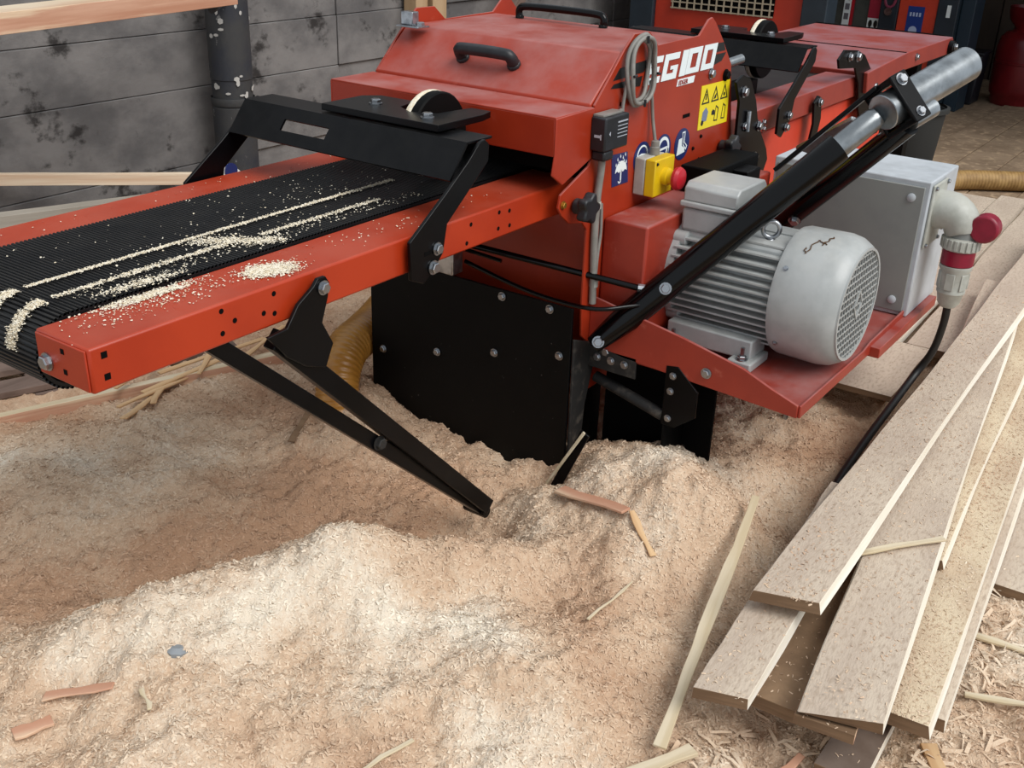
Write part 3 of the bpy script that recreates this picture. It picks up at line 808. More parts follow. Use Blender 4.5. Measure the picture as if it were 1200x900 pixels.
ring(g, [(cx_ - .004, cz_ + .030), (cx_ + .012, cz_ + .031), (cx_ + .012, cz_ + .004), (cx_ + .028, cz_ - .008), (cx_ + .022, cz_ - .018), (cx_ + .004, cz_ - .004)], [(cx_ - .001, cz_ + .027), (cx_ + .009, cz_ + .028), (cx_ + .009, cz_ + .003), (cx_ + .024, cz_ - .009), (cx_ + .021, cz_ - .014), (cx_ + .006, cz_ - .001)], 1)
g.build('protection_symbol', WHITE, side)
# slot and bright rub mark
MB().box(.386, .424, -.0008, .0, .922, .931).build('slot', DARKIN, side)
for (x, z, r) in ((.521, 1.016, .011), (.61, 1.002, .012), (.449, .768, .009), (.072, 1.0, .004), (.50, .86, .004), (.50, .80, .004), (.46, .835, .004)):
    bolt((x, -.0005, z), (0, -1, 0), r, side, m=STEEL if r > .008 and x < .6 else BLACKM)


def knob(c, parent, brass=False):
    k_ = MB(); c = Vector(c)
    k_.lathe([(.010, 0), (.010, .012), (.016, .014), (.016, .022)], c, (0, -1, 0), 14)
    o_ = MB()
    poly = []
    for j in range(30):
        a = 2 * math.pi * j / 30; r_ = .030 + .006 * math.cos(5 * a); poly.append((c.x + r_ * math.cos(a), c.z + r_ * math.sin(a)))
    o_.prism(poly, 'y', c.y - .046, c.y - .022); o_.lathe([(.018, .0), (.017, .024)], c + Vector((0, 0, 0)), (0, -1, 0), 14)
    kk_ = o_.build('clamp_knob', BLACKP, parent, bevel=.004)
    k_.build('threaded_stem', STEEL, kk_); return kk_


knob((-.105, -.004, .805), E); knob((.62, -.004, .815), E)
bolt((-.150, -.001, .815), (0, -1, 0), .007, side, m=BRASS)


# ------------------------------------------------------------------ guards over the belt
def guard(dx, dy, dz, label=None):
    leg = [(-.629, .768), (-.632, .842), (-.528, .912), (-.459, .962), (-.425, .992), (-.408, .996), (-.394, .985), (-.396, .952), (-.429, .926), (-.523, .854), (-.535, .800), (-.56, .775), (-.592, .752)]
    T = lambda pts: [(x + dx, z + dz) for x, z in pts]
    g0 = MB().prism(T(leg), 'y', .020 + dy, .028 + dy).build('guard_leg', BLACK, E, bevel=.0015)
    MB().prism(T(leg), 'y', .648 + dy, .656 + dy).build('guard_leg', BLACK, E, bevel=.0015)
    # bar: front sheet with an oval slot, then top flange
    f0 = Vector((-.505 + dx, 0, .932 + dz)); f1 = Vector((-.452 + dx, 0, .996 + dz)); th = .005
    ya, yb = .030 + dy, .646 + dy
    u = f1 - f0
    nrm_ = Vector((-u.z, 0, u.x)).normalized() * th
    # panel with slot: build from strips round the slot
    sy0, sy1, sa, sb = .375 + dy, .505 + dy, .34, .66
    mb = MB()
    def strip(y0, y1, a, b_):
        p = [f0 + u * a, f0 + u * b_, f0 + u * b_ - nrm_, f0 + u * a - nrm_]
        mb.prism([(v.x, v.z) for v in p], 'y', y0, y1)
    strip(ya, yb, 0, sa); strip(ya, yb, sb, 1); strip(ya, sy0, sa, sb); strip(sy1, yb, sa, sb)
    bar = mb.build('guard_bar', BLACK, E, bevel=.0)
    MB().box(-.452 + dx, -.372 + dx, ya, yb, .991 + dz, .996 + dz).build('guard_flange', BLACK, E, bevel=.001)
    # top plate with semicircular notch and wheel
    tpoly = [(-.435, .115), (-.435, .43), (-.31, .43), (-.28, .40), (-.28, .305), (-.345, .29), (-.372, .24), (-.345, .19), (-.25, .175), (-.25, .125), (-.29, .115)]
    MB().prism([(x + dx, y + dy) for x, y in tpoly], 'z', .999 + dz, 1.013 + dz).build('guard_top_plate', BLACK, E, bevel=.001)
    for (x, y) in ((-.36, .345), (-.395, .175)):
        bolt((x + dx, y + dy, 1.0132 + dz), (0, 0, 1), .011, bar)
    wh = MB(); wh.lathe([(.03, 0), (.087, .0), (.090, .004), (.090, .036), (.087, .04), (.03, .04)], (-.295 + dx, .222 + dy, .955 + dz), (0, 1, 0), 32)
    who = wh.build('press_wheel', BLACKM, E, sharp=.6)
    MB().lathe([(.0902, .022), (.0912, .025), (.0912, .033), (.0902, .036)], (-.295 + dx, .222 + dy, .955 + dz), (0, 1, 0), 32, close=False).build('dusty_rim', CHIPW, who)
    bolt((-.555 + dx, .019 + dy, .813 + dz), (0, -1, 0), .010, g0); bolt((-.567 + dx, .019 + dy, .779 + dz), (0, -1, 0), .011, g0)
    MB().box(-.592 + dx, -.572 + dx, .0195 + dy, .0201 + dy, .806 + dz, .814 + dz).build('slot', DARKIN, g0)
    return g0


guard(0, 0, 0)
guard(1.625, -.03, .02)

# supports under the infeed
ybr = .020
br = MB().prism([(-.879, .826), (-.868, .838), (-.850, .838), (-.841, .824), (-.846, .80), (-.862, .757), (-.838, .712), (-.858, .672), (-.905, .690), (-.945, .720), (-.985, .768), (-.942, .771), (-.915, .805)], 'y', ybr, ybr + .008).build('support_bracket', BLACK, E, bevel=.0015)
bolt((-.858, ybr - .001, .820), (0, -1, 0), .010, br)


def flatbar(a, b_, w, t, m, name, parent=E, upv=(0, 1, 0)):
    a = Vector(a); b_ = Vector(b_); d = (b_ - a); L_ = d.length; d.normalize()
    y = Vector(upv); y = (y - d * y.dot(d)).normalized(); z = d.cross(y)
    R = Matrix((d, y, z)).transposed()
    return MB().obox((a + b_) / 2, (L_, t, w), R).build(name, m, parent, bevel=.002)


flatbar((-.955, .042, .752), (-.335, .050, .125), .036, .026, BLACK, 'support_leg')
lg2 = flatbar((-1.095, .060, .80), (-.345, .062, .122), .030, .026, BLACK, 'support_leg')
bolt((-.70, .046, .447), (0, -1, 0), .012, lg2, m=DUSTY_BLACK)
MB().tube([(-.345, .04, .115), (-.345, .10, .115)], .014, 10).build('support_axle', BLACK, E)
# white peeling strut by the plate corner
flatbar((-.125, .028, .02), (-.105, -.070, .262), .026, .008, BLACK, 'skid_strut', upv=(1, 0, 0))
flatbar((-.130, .018, .10), (-.114, -.072, .268), .008, .004, SLATP, 'peeling_strip', upv=(1, 0, 0))

# lever frame
A0, A1 = Vector((-.055, -.045, .467)), Vector((.345, -.492, 1.005))
B0, B1 = Vector((.65, -.028, .45)), Vector((.402, -.545, .985))
d1 = (A1 - A0)
lv = MB().tube([A0, A0 + d1 * .05, A0 + d1 * .13, A0 + d1 * .87], [.021, .027, .034, .034], 20).build('lever_arm', BLACKG, E, sharp=.9)
MB().tube([A0 + d1 * .865, A0 + d1 * .985, A0 + d1 * 1.0], [.026, .026, .020], 20).build('lever_sleeve', PIPE, lv, sharp=.9)
MB().tube([B0, B1], .026, 18).build('lever_arm', BLACKG, E, sharp=.9)
camv = (CAM_P - (A0 + d1 * .26)).normalized()
sd1 = Vector((-.75, -.45, .25)); sd1 = (sd1 - d1.normalized() * sd1.dot(d1.normalized())).normalized()
for t, r in ((.02, .011), (.265, .011)): bolt(A0 + d1 * t + sd1 * (.033 if t > .1 else .022), sd1, r, lv)
sd2 = Vector((-.6, -.6, .2)); d2 = (B1 - B0).normalized(); sd2 = (sd2 - d2 * sd2.dot(d2)).normalized()
bolt(B0 + (B1 - B0) * .47 + sd2 * .024, sd2, .012, lv)
MB().tube([B0 + (B1 - B0) * .47 - sd2 * .01, B0 + (B1 - B0) * .47 + sd2 * .026], .017, 12).build('pivot_boss', BLACK, lv)
P0, P1 = Vector((.368, -.512, 1.022)), Vector((.604, -.595, 1.100))
dp = (P1 - P0)
MB().tube([P0 - dp.normalized() * .03, P1], .0395, 28).build('steel_pipe', PIPE, E, bevel=.002, sharp=.9)
flatbar((.60, -.245, .845), (.46, -.42, .965), .05, .010, PIPE, 'stay_bar', upv=(0, -.4, .9))
RE = A0 + d1 * .25
# gas spring and control cable
MB().tube([(-.15, .33, .672), RE + Vector((-.03, .045, .004))], .0075, 12).build('gas_spring', BLACKG, E)
MB().tube([RE + Vector((-.03, .045, .004)), RE + Vector((-.008, .012, 0))], .010, 8).build('rod_end', STEEL, E)
BX(-.19, -.15, .27, .33, .60, .69).build('spring_bracket', STEEL, E, bevel=.003)
MB().tube(hermite([(-.13, .28, .62), (-.10, .11, .575), (-.09, -.05, .57), (-.03, -.12, .575), RE + Vector((-.005, .005, -.03))], 8), .0055, 8).build('control_cable', BLACKG, E, sharp=.9)
MB().tube([(-.14, .30, .655), (-.12, .18, .640)], .005, 8).build('control_cable', BLACKG, E)

# clamp
pcn = P0 + dp * .06
dn = dp.normalized(); ax1 = (A1 - B1); ax1 = (ax1 - dn * ax1.dot(dn)).normalized(); ax2 = dn.cross(ax1)
Rc = Matrix((ax1, ax2, dn)).transposed()
cl_ = MB()
cl_.obox(pcn + ax2 * .043, (.115, .010, .05), Rc); cl_.obox(pcn - ax2 * .043, (.115, .010, .05), Rc)
cl_.obox(pcn + ax1 * .05, (.014, .09, .05), Rc); cl_.obox(pcn - ax1 * .05, (.014, .09, .05), Rc)
clo = cl_.build('pipe_clamp', BLACK, E, bevel=.003)
sg = 1 if ax2.dot(CAM_P - pcn) > 0 else -1
bolt(pcn + ax2 * sg * .048 + ax1 * .04, ax2 * sg, .011, clo); bolt(pcn + ax2 * sg * .048 - ax1 * .04, ax2 * sg, .009, clo)
flatbar((.36, -.27, .845), pcn + ax1 * .055 - dn * .02, .026, .010, BLACK, 'lever_strap', upv=ax1)
# little tube below the pipe
MB().tube([pcn - ax1 * .045 + dn * .01, pcn - ax1 * .045 + dn * .085], .022, 16).build('lock_tube', PIPE, E, sharp=.9)
# dark mounting block
BX(.46, .54, -.16, -.05, .75, .80).build('mounting_block', BLACK, E, bevel=.003)
BX(.36, .62, -.118, -.02, .75, .815).build('guard_block', BLACKM, E, bevel=.004)
# outfeed brackets
bk = MB().prism([(.62, .985), (.66, 1.0), (.71, .985), (.765, .92), (.80, .85), (.88, .77), (.90, .735), (.86, .67), (.80, .66), (.74, .72), (.70, .80), (.66, .84), (.655, .93)], 'y', -.030, -.022).build('outfeed_bracket', BLACK, E, bevel=.0015)
for (x, z, r) in ((.672, .955, .012), (.80, .845, .011), (.80, .76, .010), (.70, .86, .008)): bolt((x, -.031, z), (0, -1, 0), r, bk)
MB().tube([(.71, -.035, .90), (.712, -.035, .845)], .008, 10).build('tension_bolt', STEEL, bk)

# outfeed conveyor and table
ro = BX(.66, 1.78, .03, .15, .79, .862).build('outfeed_rail', TABLE, E, bevel=.004)
BX(.66, 1.78, .52, .635, .79, .862).build('outfeed_rail', TABLE, E, bevel=.004)
BX(.66, 1.80, .155, .515, .82, .850).build('outfeed_belt', RUBBER, E)
BX(.68, 1.20, .155, .20, .85, .905).build('outfeed_fence', BLACKM, E, bevel=.003)
MB().tube([(.78, .22, .94), (1.02, .14, .985)], .014, 12).build('outfeed_roller_shaft', PIPE, E)
BX(.86, .90, .15, .19, .86, .96).build('roller_holder', BLACK, E, bevel=.002)
BX(.70, 2.2, .05, .60, .45, .78).build('outfeed_body', ORANGE, E, bevel=.006)
sl = MB()
for k in range(10): sl.box(2.03 + .0 , 2.17, .0485, .0500, .60 + k * .012, .605 + k * .012)
sl.build('vent_slot', DARKIN, E)
for (x, z) in ((.98, .82), (.985, .80), (.93, .825)): bolt((x, .029, z), (0, -1, 0), .008, ro)
b2 = MB().prism([(1.50, .945), (1.55, .972), (1.68, .958), (1.76, .935), (1.87, .865), (1.92, .80), (2.0, .74), (1.97, .67), (1.84, .68), (1.78, .75), (1.74, .84), (1.68, .90), (1.52, .915)], 'y', .012, .020).build('outfeed_bracket', BLACK, E, bevel=.0015)
for (x, z, r) in ((1.60, .945, .012), (1.68, .938, .014), (1.885, .81, .02)): bolt((x, .011, z), (0, -1, 0), r, b2)
b3 = MB().prism([(1.33, .83), (1.36, .85), (1.39, .84), (1.41, .77), (1.39, .70), (1.33, .69), (1.35, .76)], 'y', .010, .018).build('outfeed_hook', BLACK, E, bevel=.0015)
bolt((1.372, .009, .828), (0, -1, 0), .011, b3)
tbp = [(1.78, .875), (2.20, .900), (2.82, .902), (2.84, .885), (2.84, .835), (2.20, .835), (1.80, .80)]
tbl = MB().prism(tbp, 'y', -.002, .60).build('outfeed_table', TABLE, E, bevel=.004)
MB().box(2.196, 2.202, .0, .598, .9005, .9025).build('table_seam', DARKIN, tbl)
MB().box(2.815, 2.83, .03, .598, .9025, .906).build('table_edge_strip', DARKIN, tbl)
MB().lathe([(.03, 0), (.03, .02)], (2.79, -.002, .862), (0, -1, 0), 16).build('end_wheel', BLACK, tbl)
bolt((2.795, -.023, .868), (0, -1, 0), .012, tbl); bolt((2.33, -.003, .872), (0, -1, 0), .011, tbl)
for y in (.06, .5): BX(2.60, 2.66, y, y + .05, 0, .835).build('table_leg', BLACKM, E)

# ------------------------------------------------------------------ flexible hose
def hose(path, r, pitch, m, name, label):
    P = hermite(path, 60); 
    d = [0]
    for a, b_ in zip(P[:-1], P[1:]): d.append(d[-1] + (b_ - a).length)
    nn_ = int(d[-1] / pitch * 4); pts = []; rs = []
    for k in range(nn_ + 1):
        t = d[-1] * k / nn_; j = min(max(np.searchsorted(d, t) - 1, 0), len(P) - 2)
        f = (t - d[j]) / max(1e-9, d[j + 1] - d[j]); pts.append(P[j].lerp(P[j + 1], f)); rs.append(r * (1, 1.03, 1.06, 1.03)[k % 4] if True else r)
    return MB().tube(pts, rs, 20).build(name, m, None, sharp=1.2, label=label, category='hose')


hose([(.20, .80, .30), (.08, .755, .285), (-.02, .715, .285), (-.115, .69, .275), (-.185, .66, .235), (-.225, .63, .16), (-.235, .61, .06)], .056, .014, HOSE, 'suction_hose', 'ochre corrugated suction hose bending down behind the black front plate')
hose([(3.75, .25, .05), (3.95, .09, .06), (4.10, -.10, .06), (4.3, -.40, .06), (4.6, -.7, .06)], .05, .018, HOSED, 'suction_hose', 'tan corrugated hose lying on the floor behind the grey control box')


# ------------------------------------------------------------------ boards
def board(label, a, b_, za, zb, w, t, mtop=BTOP, medge=BEDGE, mend=BEND, name='board', cat='board', group=None, skew=0., wane=0., taper=1., seed=0):
    """a, b_: plan position of the ends of the centre line; za, zb: top heights; local X along the board"""
    a = Vector((a[0], a[1], za)); b_ = Vector((b_[0], b_[1], zb)); d = b_ - a; L_ = d.length; d.normalize()
    y = Vector((0, 0, 1)).cross(d).normalized(); z = d.cross(y)
    n_ = max(4, int(L_ / .06)); rg = random.Random(seed); vs = []; fs = []; mi_ = []
    k1, k2 = rg.uniform(0, 6), rg.uniform(0, 6)
    for i in range(n_ + 1):
        f = i / n_; x = L_ * f; w_ = w * (1 + (taper - 1) * f) / 2
        e = .0025 * math.sin(f * 9 + k1) + .0012 * math.sin(f * 31 + k2); e2 = .0025 * math.sin(f * 7 + k2)
        sk = skew if i == 0 else 0
        wn = wane * (.6 + .4 * math.sin(f * 11 + k1))
        for (yy_, zz_, s_) in ((w_ + e, 0, 1), (-w_ + e2, 0, -1), (-w_ + e2 - wn, -t, -1), (w_ + e + wn, -t, 1)):
            vs.append((x + sk * s_, yy_, zz_))
    for i in range(n_):
        for j in range(4):
            fs.append((4 * i + j, 4 * i + (j + 1) % 4, 4 * i + 4 + (j + 1) % 4, 4 * i + 4 + j)); mi_.append(0 if j in (0, 2) else 1)
    fs += [(0, 1, 2, 3), tuple(4 * n_ + j for j in (3, 2, 1, 0))]; mi_ += [2, 2]
    mb = MB(); mb.v = vs; mb.f = fs; mb.mi = mi_
    o = mb.build(name, [mtop, medge, mend], None, bevel=.0012)
    R = Matrix((d, y, z)).transposed()
    o.matrix_world = Matrix.Translation(a) @ R.to_4x4()
    o['label'] = label; o['category'] = cat
    if group: o['group'] = group
    if name == 'board': BOARDS.append((a, d, y, L_, w))
    return o


BOARDS = []
G = 'rough sawn boards stacked beside the machine'
board('long dusty board topmost of the stack, with bright cut edge and square end', (-.405, -.702), (2.6, -.62), .250, .262, .114, .026, group=G, skew=-.018, wane=.007, seed=1)
board('dusty board with a wany end crossed by a thin pale splinter', (-.585, -.883), (1.85, -.585), .200, .222, .136, .024, group=G, skew=-.008, wane=.007, seed=2)
bw = [o for o in COL.objects if o.get('label', '').startswith('dusty board with a wany')][0]
for i_, dz_ in ((0, -.015), (4, -.004)): bw.data.vertices[i_].co.z += dz_
bw.data.vertices[0].co.x -= .012
board('shaving-strewn yellowish board at the outer side of the stack', (-.47, -.945), (1.9, -.755), .148, .150, .120, .028, mtop=BTOPY, group=G, wane=.007, seed=3)
board('narrow board strip wedged between two dusty boards of the stack', (.02, -.845), (1.9, -.70), .176, .176, .085, .022, mtop=BTOPY, group=G, wane=.007, seed=4)
board('board beneath the shaving-strewn one, showing only its pale side edge', (-.40, -.955), (1.9, -.78), .118, .118, .125, .028, group=G, wane=.007, seed=5)
board('short-showing board poking out beneath the topmost board, pale planed side', (-.648, -.690), (.12, -.648), .182, .222, .094, .026, group=G, skew=-.012, wane=.006, seed=6)
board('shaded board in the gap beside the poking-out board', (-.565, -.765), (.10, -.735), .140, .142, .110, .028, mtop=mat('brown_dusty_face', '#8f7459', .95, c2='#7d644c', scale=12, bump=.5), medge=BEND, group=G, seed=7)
board('reddish brown board end showing under the wany-ended board', (-.60, -.865), (-.06, -.80), .173, .174, .10, .022, mtop=BEND, medge=BPINK, group=G, seed=8)
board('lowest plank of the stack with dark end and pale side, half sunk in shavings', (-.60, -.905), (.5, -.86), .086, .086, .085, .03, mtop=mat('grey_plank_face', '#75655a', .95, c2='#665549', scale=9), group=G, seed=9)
board('flat board lying on the shavings apart from the stack', (.155, -.995), (2.1, -.93), .085, .085, .105, .024, group=G, seed=10)
board('flat dusty sheet of wood under the motor corner', (.79, -.40), (1.23, -.385), .16, .155, .26, .018, medge=BEND, name='wood_sheet', cat='board', seed=11)
G2 = 'dusty boards on the floor past the control box'
board('dusty board on the floor past the control box, next to the topmost board', (1.25, -.50), (3.4, -.42), .150, .150, .13, .026, group=G2, seed=12)
board('dusty board on the floor past the control box, between two others', (1.25, -.33), (3.5, -.27), .135, .125, .14, .026, group=G2, seed=13)
board('broad dusty board on the floor past the control box, nearest the tan hose', (1.3, -.15), (3.45, -.10), .125, .115, .18, .026, group=G2, seed=14)


def slat(label, p0, p1, w, t, m=SLAT, group='offcut slats on the sawdust', lift=.006, split=False, cat='offcut', name='offcut_slat', z0=None, z1=None):
    za = float(hgt(*p0)) + t + lift if z0 is None else z0; zb = float(hgt(*p1)) + t + lift if z1 is None else z1
    if z0 is None:
        up_ = max(0., max(float(hgt(p0[0] + (p1[0] - p0[0]) * f, p0[1] + (p1[1] - p0[1]) * f)) + t - (za + (zb - za) * f) for f in np.linspace(.1, .9, 9)))
        za += up_; zb += up_
    o = board(label, p0, p1, za, zb, w, t, mtop=m, medge=m, mend=m, name=name, cat=cat, group=group, taper=.8, seed=int(abs(p0[0] * 1000)))
    return o


slat('pinkish flat offcut with long grain stuck into the mound by the black plate', (-.235, -.085), (-.275, -.285), .036, .006, BPINK, lift=.01)
slat('thin brown sliver next to the pinkish flat offcut', (-.27, -.295), (-.33, -.385), .016, .004, SLAT, lift=.008)
slat('long pale slat leaning between the sawdust mound and the board stack', (-.74, -.632), (-.04, -.485), .026, .006, SLATP, z0=.095, z1=.215)
slat('pale slat lying crosswise at the foot of the leaning slat', (-.85, -.60), (-.69, -.675), .03, .009, SLATP, lift=.012)
slat('pale torn strip poking out under the wany-ended board', (-.74, -.80), (-.57, -.83), .02, .004, BPINK, lift=.01)
slat('thin splinter lying across the dusty boards of the stack', (-.135, -.73), (.045, -.875), .017, .005, SLATP, z0=.214, z1=.219)
slat('short flat stick on the shavings right of the stack', (-.23, -1.02), (-.19, -1.16), .016, .006, SLATP)
slat('flat stick beside the end of the apart-lying board', (-.02, -.985), (.0, -1.13), .020, .006, SLATP)
slat('brown slat half under the outer board, on the trampled shavings', (-.40, -1.0), (-.53, -1.09), .03, .006, SLAT)
slat('thin stick at the front of the heap', (-1.13, -.27), (-1.01, -.30), .010, .004, SLATP)
slat('thin bent twig lying over the hollow of the heap', (-.57, -.376), (-.40, -.38), .006, .004, SLATP)
slat('sharp wooden splinter on the pale ridge', (-1.345, .245), (-1.27, .15), .022, .004, BPINK)
slat('short thin stick near the sharp splinter', (-1.25, .10), (-1.27, .05), .008, .004, SLATP)
slat('broken reddish stick at the front of the pale ridge', (-1.42, .22), (-1.36, .20), .03, .006, BPINK)
G3 = 'thin offcuts under the feed conveyor'
for i, (p, q_, w) in enumerate((((-.61, 1.02), (-.42, 1.14), .020), ((-.56, 1.12), (-.25, 1.16), .016), ((-.50, 1.05), (-.34, 1.20), .018), ((-.45, 1.16), (-.12, 1.15), .022), ((-.30, 1.10), (-.05, 1.3), .015), ((-.35, 1.22), (.0, 1.16), .020), ((-.18, 1.06), (.12, 1.2), .018), ((-.52, 1.18), (-.3, 1.26), .014))):
    slat('thin tan offcut lying under the feed conveyor', p, q_, w, .005, SLAT, group=G3, lift=.010 + .006 * i, cat='offcut')
slat('brown sliver stuck in the sawdust beside the support legs', (-.41, .615), (-.25, .69), .018, .004, BEND, lift=.01)

# left: long board, pallet, battens, beam
board('long reddish plank on edge bordering the sawdust under the conveyor', (-1.35, 1.50), (.05, 1.045), .135, .125, .028, .075, mtop=SLATP, medge=BPINK, name='plank', cat='plank', seed=20)
pal = empty('pallet', (-.55, 1.7, 0), label='old grey wooden pallet lying behind the long reddish plank', category='pallet')
dpal = Vector((.93, -.36, 0)).normalized(); npal = Vector((.36, .93, 0)).normalized()
Rp = Matrix((dpal, npal, Vector((0, 0, 1)))).transposed()
for i in range(4):
    c = Vector((-.55, 1.46, 0)) + npal * (.15 * i + .0)
    MB().obox(c + Vector((0, 0, .104)), (1.1, .085, .02), Rp).build('slat', PALW, pal, bevel=.002)
for i in range(3):
    c = Vector((-.55, 1.46, .052)) + npal * .22 + dpal * (-.45 + .45 * i)
    MB().obox(c, (.09, .54, .08), Rp).build('stringer', PALW, pal, bevel=.003)
board('pale broad board lying flat beyond the pallet', (-1.1, 2.0), (.1, 1.62), .152, .152, .16, .03, mtop=SLATP, name='board', seed=21)
board('pinkish board leaning low beyond the pale broad board', (-1.1, 2.25), (.0, 1.95), .17, .17, .10, .04, mtop=BPINK, medge=BPINK, name='board', seed=22)
board('pale planed batten lying along the grey wall behind the conveyor', (-.14, 2.478), (.55, 2.033), .452, .402, .025, .042, mtop=LIGHTW, medge=LIGHTW, name='batten', cat='batten', seed=23)
board('grey weathered beam behind the far conveyor rail', (-1.1, 2.0), (.25, 1.60), .51, .49, .05, .06, mtop=mat('grey_beam', '#a39b8f', .9, c2='#8f877b', scale=5, stretch=(.3, 1, 4)), medge=bpy.data.materials['grey_beam'], name='beam', cat='beam', seed=24)
board('pinkish sawn timber hanging across the top of the grey wall', (-.9, 1.93), (.69, 2.03), 1.035, 1.065, .13, .062, mtop=LIGHTW, medge=BPINK, mend=BEND, name='timber', cat='timber', seed=25)
for (x, lab) in ((2.2, 'upright stud'), (2.38, 'upright stud')):
    pass
sw1 = MB().box(2.20, 2.29, 2.40, 2.48, 0, 2.3).build('wooden_stud', mat('tan_stud', '#b59a78', .8, c2='#a48663', scale=4, stretch=(3, 3, .3)), None, bevel=.003, label='wider tan wooden stud standing against the grey wall behind the hood', category='stud')
MB().box(2.33, 2.44, 2.40, 2.48, 0, 2.3).build('wooden_stud', bpy.data.materials['tan_stud'], None, bevel=.003, label='paler tan wooden stud beside the corner of the hood latch', category='stud')
board('grey round-edged slab leaning behind the hood ear', (2.4, 2.2), (3.3, 2.38), .6, 1.15, .10, .06, mtop=PALW, medge=PALW, name='slab', cat='slab', seed=26)
TR = mat('support_timber', '#7d6a55', .9, c2='#6b5945', scale=5, stretch=(3, 3, .4))
def prop(label, x, y, z):
    MB().box(x - .03, x + .03, y - .03, y + .03, 0, z).build('prop_post', TR, None, bevel=.003, label=label, category='post')
prop('short square wooden prop holding up the pale planed batten', .50, 2.06, .360)
prop('short square wooden prop under the grey weathered beam beside the far rail', .20, 1.615, .428)
prop('square wooden prop under the outer end of the grey weathered beam', -1.0, 1.97, .446)
prop('tall square wooden prop under the outer end of the pinkish sawn timber', -.84, 1.935, .972)
MB().box(-.22, -.10, 2.40, 2.499, .36, .405).build('wall_cleat', TR, None, bevel=.003, label='wooden cleat on the grey wall under the end of the pale batten', category='cleat')
MB().tube([(.93, 2.31, .975), (.62, 2.02, .985)], .014, 10).build('timber_arm', POSTM, po)
# white sack with blue dot by the post
sk = empty('paper_sack', (.62, 2.05, .30), label='white sack corner with a blue dot by the steel post', category='sack')
MB().prism([(.575, .0), (.78, .0), (.74, .35), (.68, .405), (.62, .43), (.58, .435)], 'y', 2.02, 2.10).build('sack_body', mat('white_sack', '#cfcdc8', .7), sk, bevel=.02)
MB().prism(arc((.645, .395), .030, 0, 6.0, 15), 'y', 2.014, 2.021).build('blue_dot', BLUE, sk)

# ------------------------------------------------------------------ background machine
K = empty('machine_cabinet', (4.3, 1.6, 0), label='red machine cabinet with wire grille and dark columns behind the edger', category='machine')
XB = 4.0
MB().box(XB + .03, XB + .16, 1.13, 2.06, .12, 1.7).build('red_panel', mat('cabinet_red', '#b8351f', .5, c2='#a82f1c', scale=4), K, bevel=.004)
MB().box(XB, XB + .7, 2.06, 2.22, 0, 1.75).build('corner_column', DARKB, K, bevel=.006)
MB().box(XB, XB + .16, .985, 1.13, 0, 1.75).build('corner_column', DARKB, K, bevel=.006)
MB().box(XB + .022, XB + .0305, 1.30, 1.95, .765, 1.12).build('vent_opening', DARKIN, K)
g = MB()
for k in range(14): y = 1.32 + k * .0475; g.box(XB + .012, XB + .02, y - .004, y + .004, .765, 1.12)
for k in range(11): z = .77 + k * .034; g.box(XB + .013, XB + .021, 1.30, 1.95, z - .0035, z + .0035)
g.build('wire_grille', mat('grille_wire', '#a89c86', .6), K, kind='stuff')
# second cabinet further back
XB = 6.2
K = empty('machine_cabinet', (6.4, 1.2, 0), label='dark blue and orange machine cabinet with sign and hanging ring near the back boards', category='machine')
FY = lambda y: -1.219 + (y + 1.219) * 1.362
FZ = lambda z: max(0., 1.459 + (z - 1.459) * 1.362)
def cbox(x0, x1, y0, y1, z0, z1, name, m, bv=0.):
    return MB().box(XB + x0, XB + x1, FY(y0), FY(y1), FZ(z0), FZ(z1)).build(name, m, K, bevel=bv)
cbox(.05, .6, .69, .965, 0, 1.7, 'back_panel', mat('dark_olive_panel', '#4b4f4a', .6, c2='#3d413d', scale=5), .004)
cbox(.03, .0499, .86, .90, .5, 1.7, 'label_strip', WHITE)
cbox(.029, .0499, .845, .8599, .5, 1.7, 'label_strip_edge', BTNRED)
cbox(.03, .0499, .70, .76, .5, 1.7, 'label_strip', WHITE)
cbox(.027, .0299, .70, .76, .82, .96, 'red_label', mat('label_red', '#a5213a', .5))
lg_ = mat('label_grey', '#6a6a70', .6)
for k in range(5): cbox(.027, .0299, .868, .892, .80 + .05 * k, .832 + .05 * k, 'label_print', lg_)
for y in (.713, .742):
    MB().prism([(FY(y) + .014 * math.cos(a), FZ(.79) + .027 * math.sin(a)) for a in np.linspace(0, 2 * math.pi, 12)[:-1]], 'x', XB + .027, XB + .0299).build('label_print', INK, K)
cbox(-.02, .6, .596, .69, 0, 1.75, 'corner_column', DARKB, .006)
cbox(.0, .6, .396, .595, .1, 1.7, 'orange_panel', ORANGE, .004)
cbox(-.004, -.0005, .46, .545, .70, .90, 'blue_sign', mat('sign_blue', '#1d3f8c', .4))
sp_ = mat('sign_pale', '#b9c8e6', .5)
MB().prism(arc((FY(.505), FZ(.78)), .030, 0, 6.0, 12), 'x', XB - .007, XB - .0041).build('sign_print', sp_, K)
for k in range(4): cbox(-.007, -.0041, .475 + .016 * k, .484 + .016 * k, .85, .87, 'sign_print', sp_)
cbox(-.007, -.0041, .49, .51, .72, .755, 'sign_print', sp_)
cbox(-.02, .35, .291, .395, 0, 1.75, 'corner_column', DARKB, .006)
cbox(.05, .30, .22, .29, 0, 1.75, 'corner_column', mat('navy_paint', '#142a38', .5), .006)
cbox(-.024, -.0205, .325, .345, .86, .92, 'small_label', WHITE)
rg = MB(); rg.tube([(XB - .03, FY(.64) + .038 * math.cos(a), FZ(.93) + .06 * math.sin(a)) for a in np.linspace(0, 2 * math.pi, 17)], .010, 6, caps=False)
rg.build('hanging_ring', mat('ring_pink', '#8d3a52', .5), K)
MB().lathe([(.027, 0), (.027, .03)], (XB - .02, FY(.64), FZ(.865)), (-1, 0, 0), 12).build('latch_knob', STEEL, K)

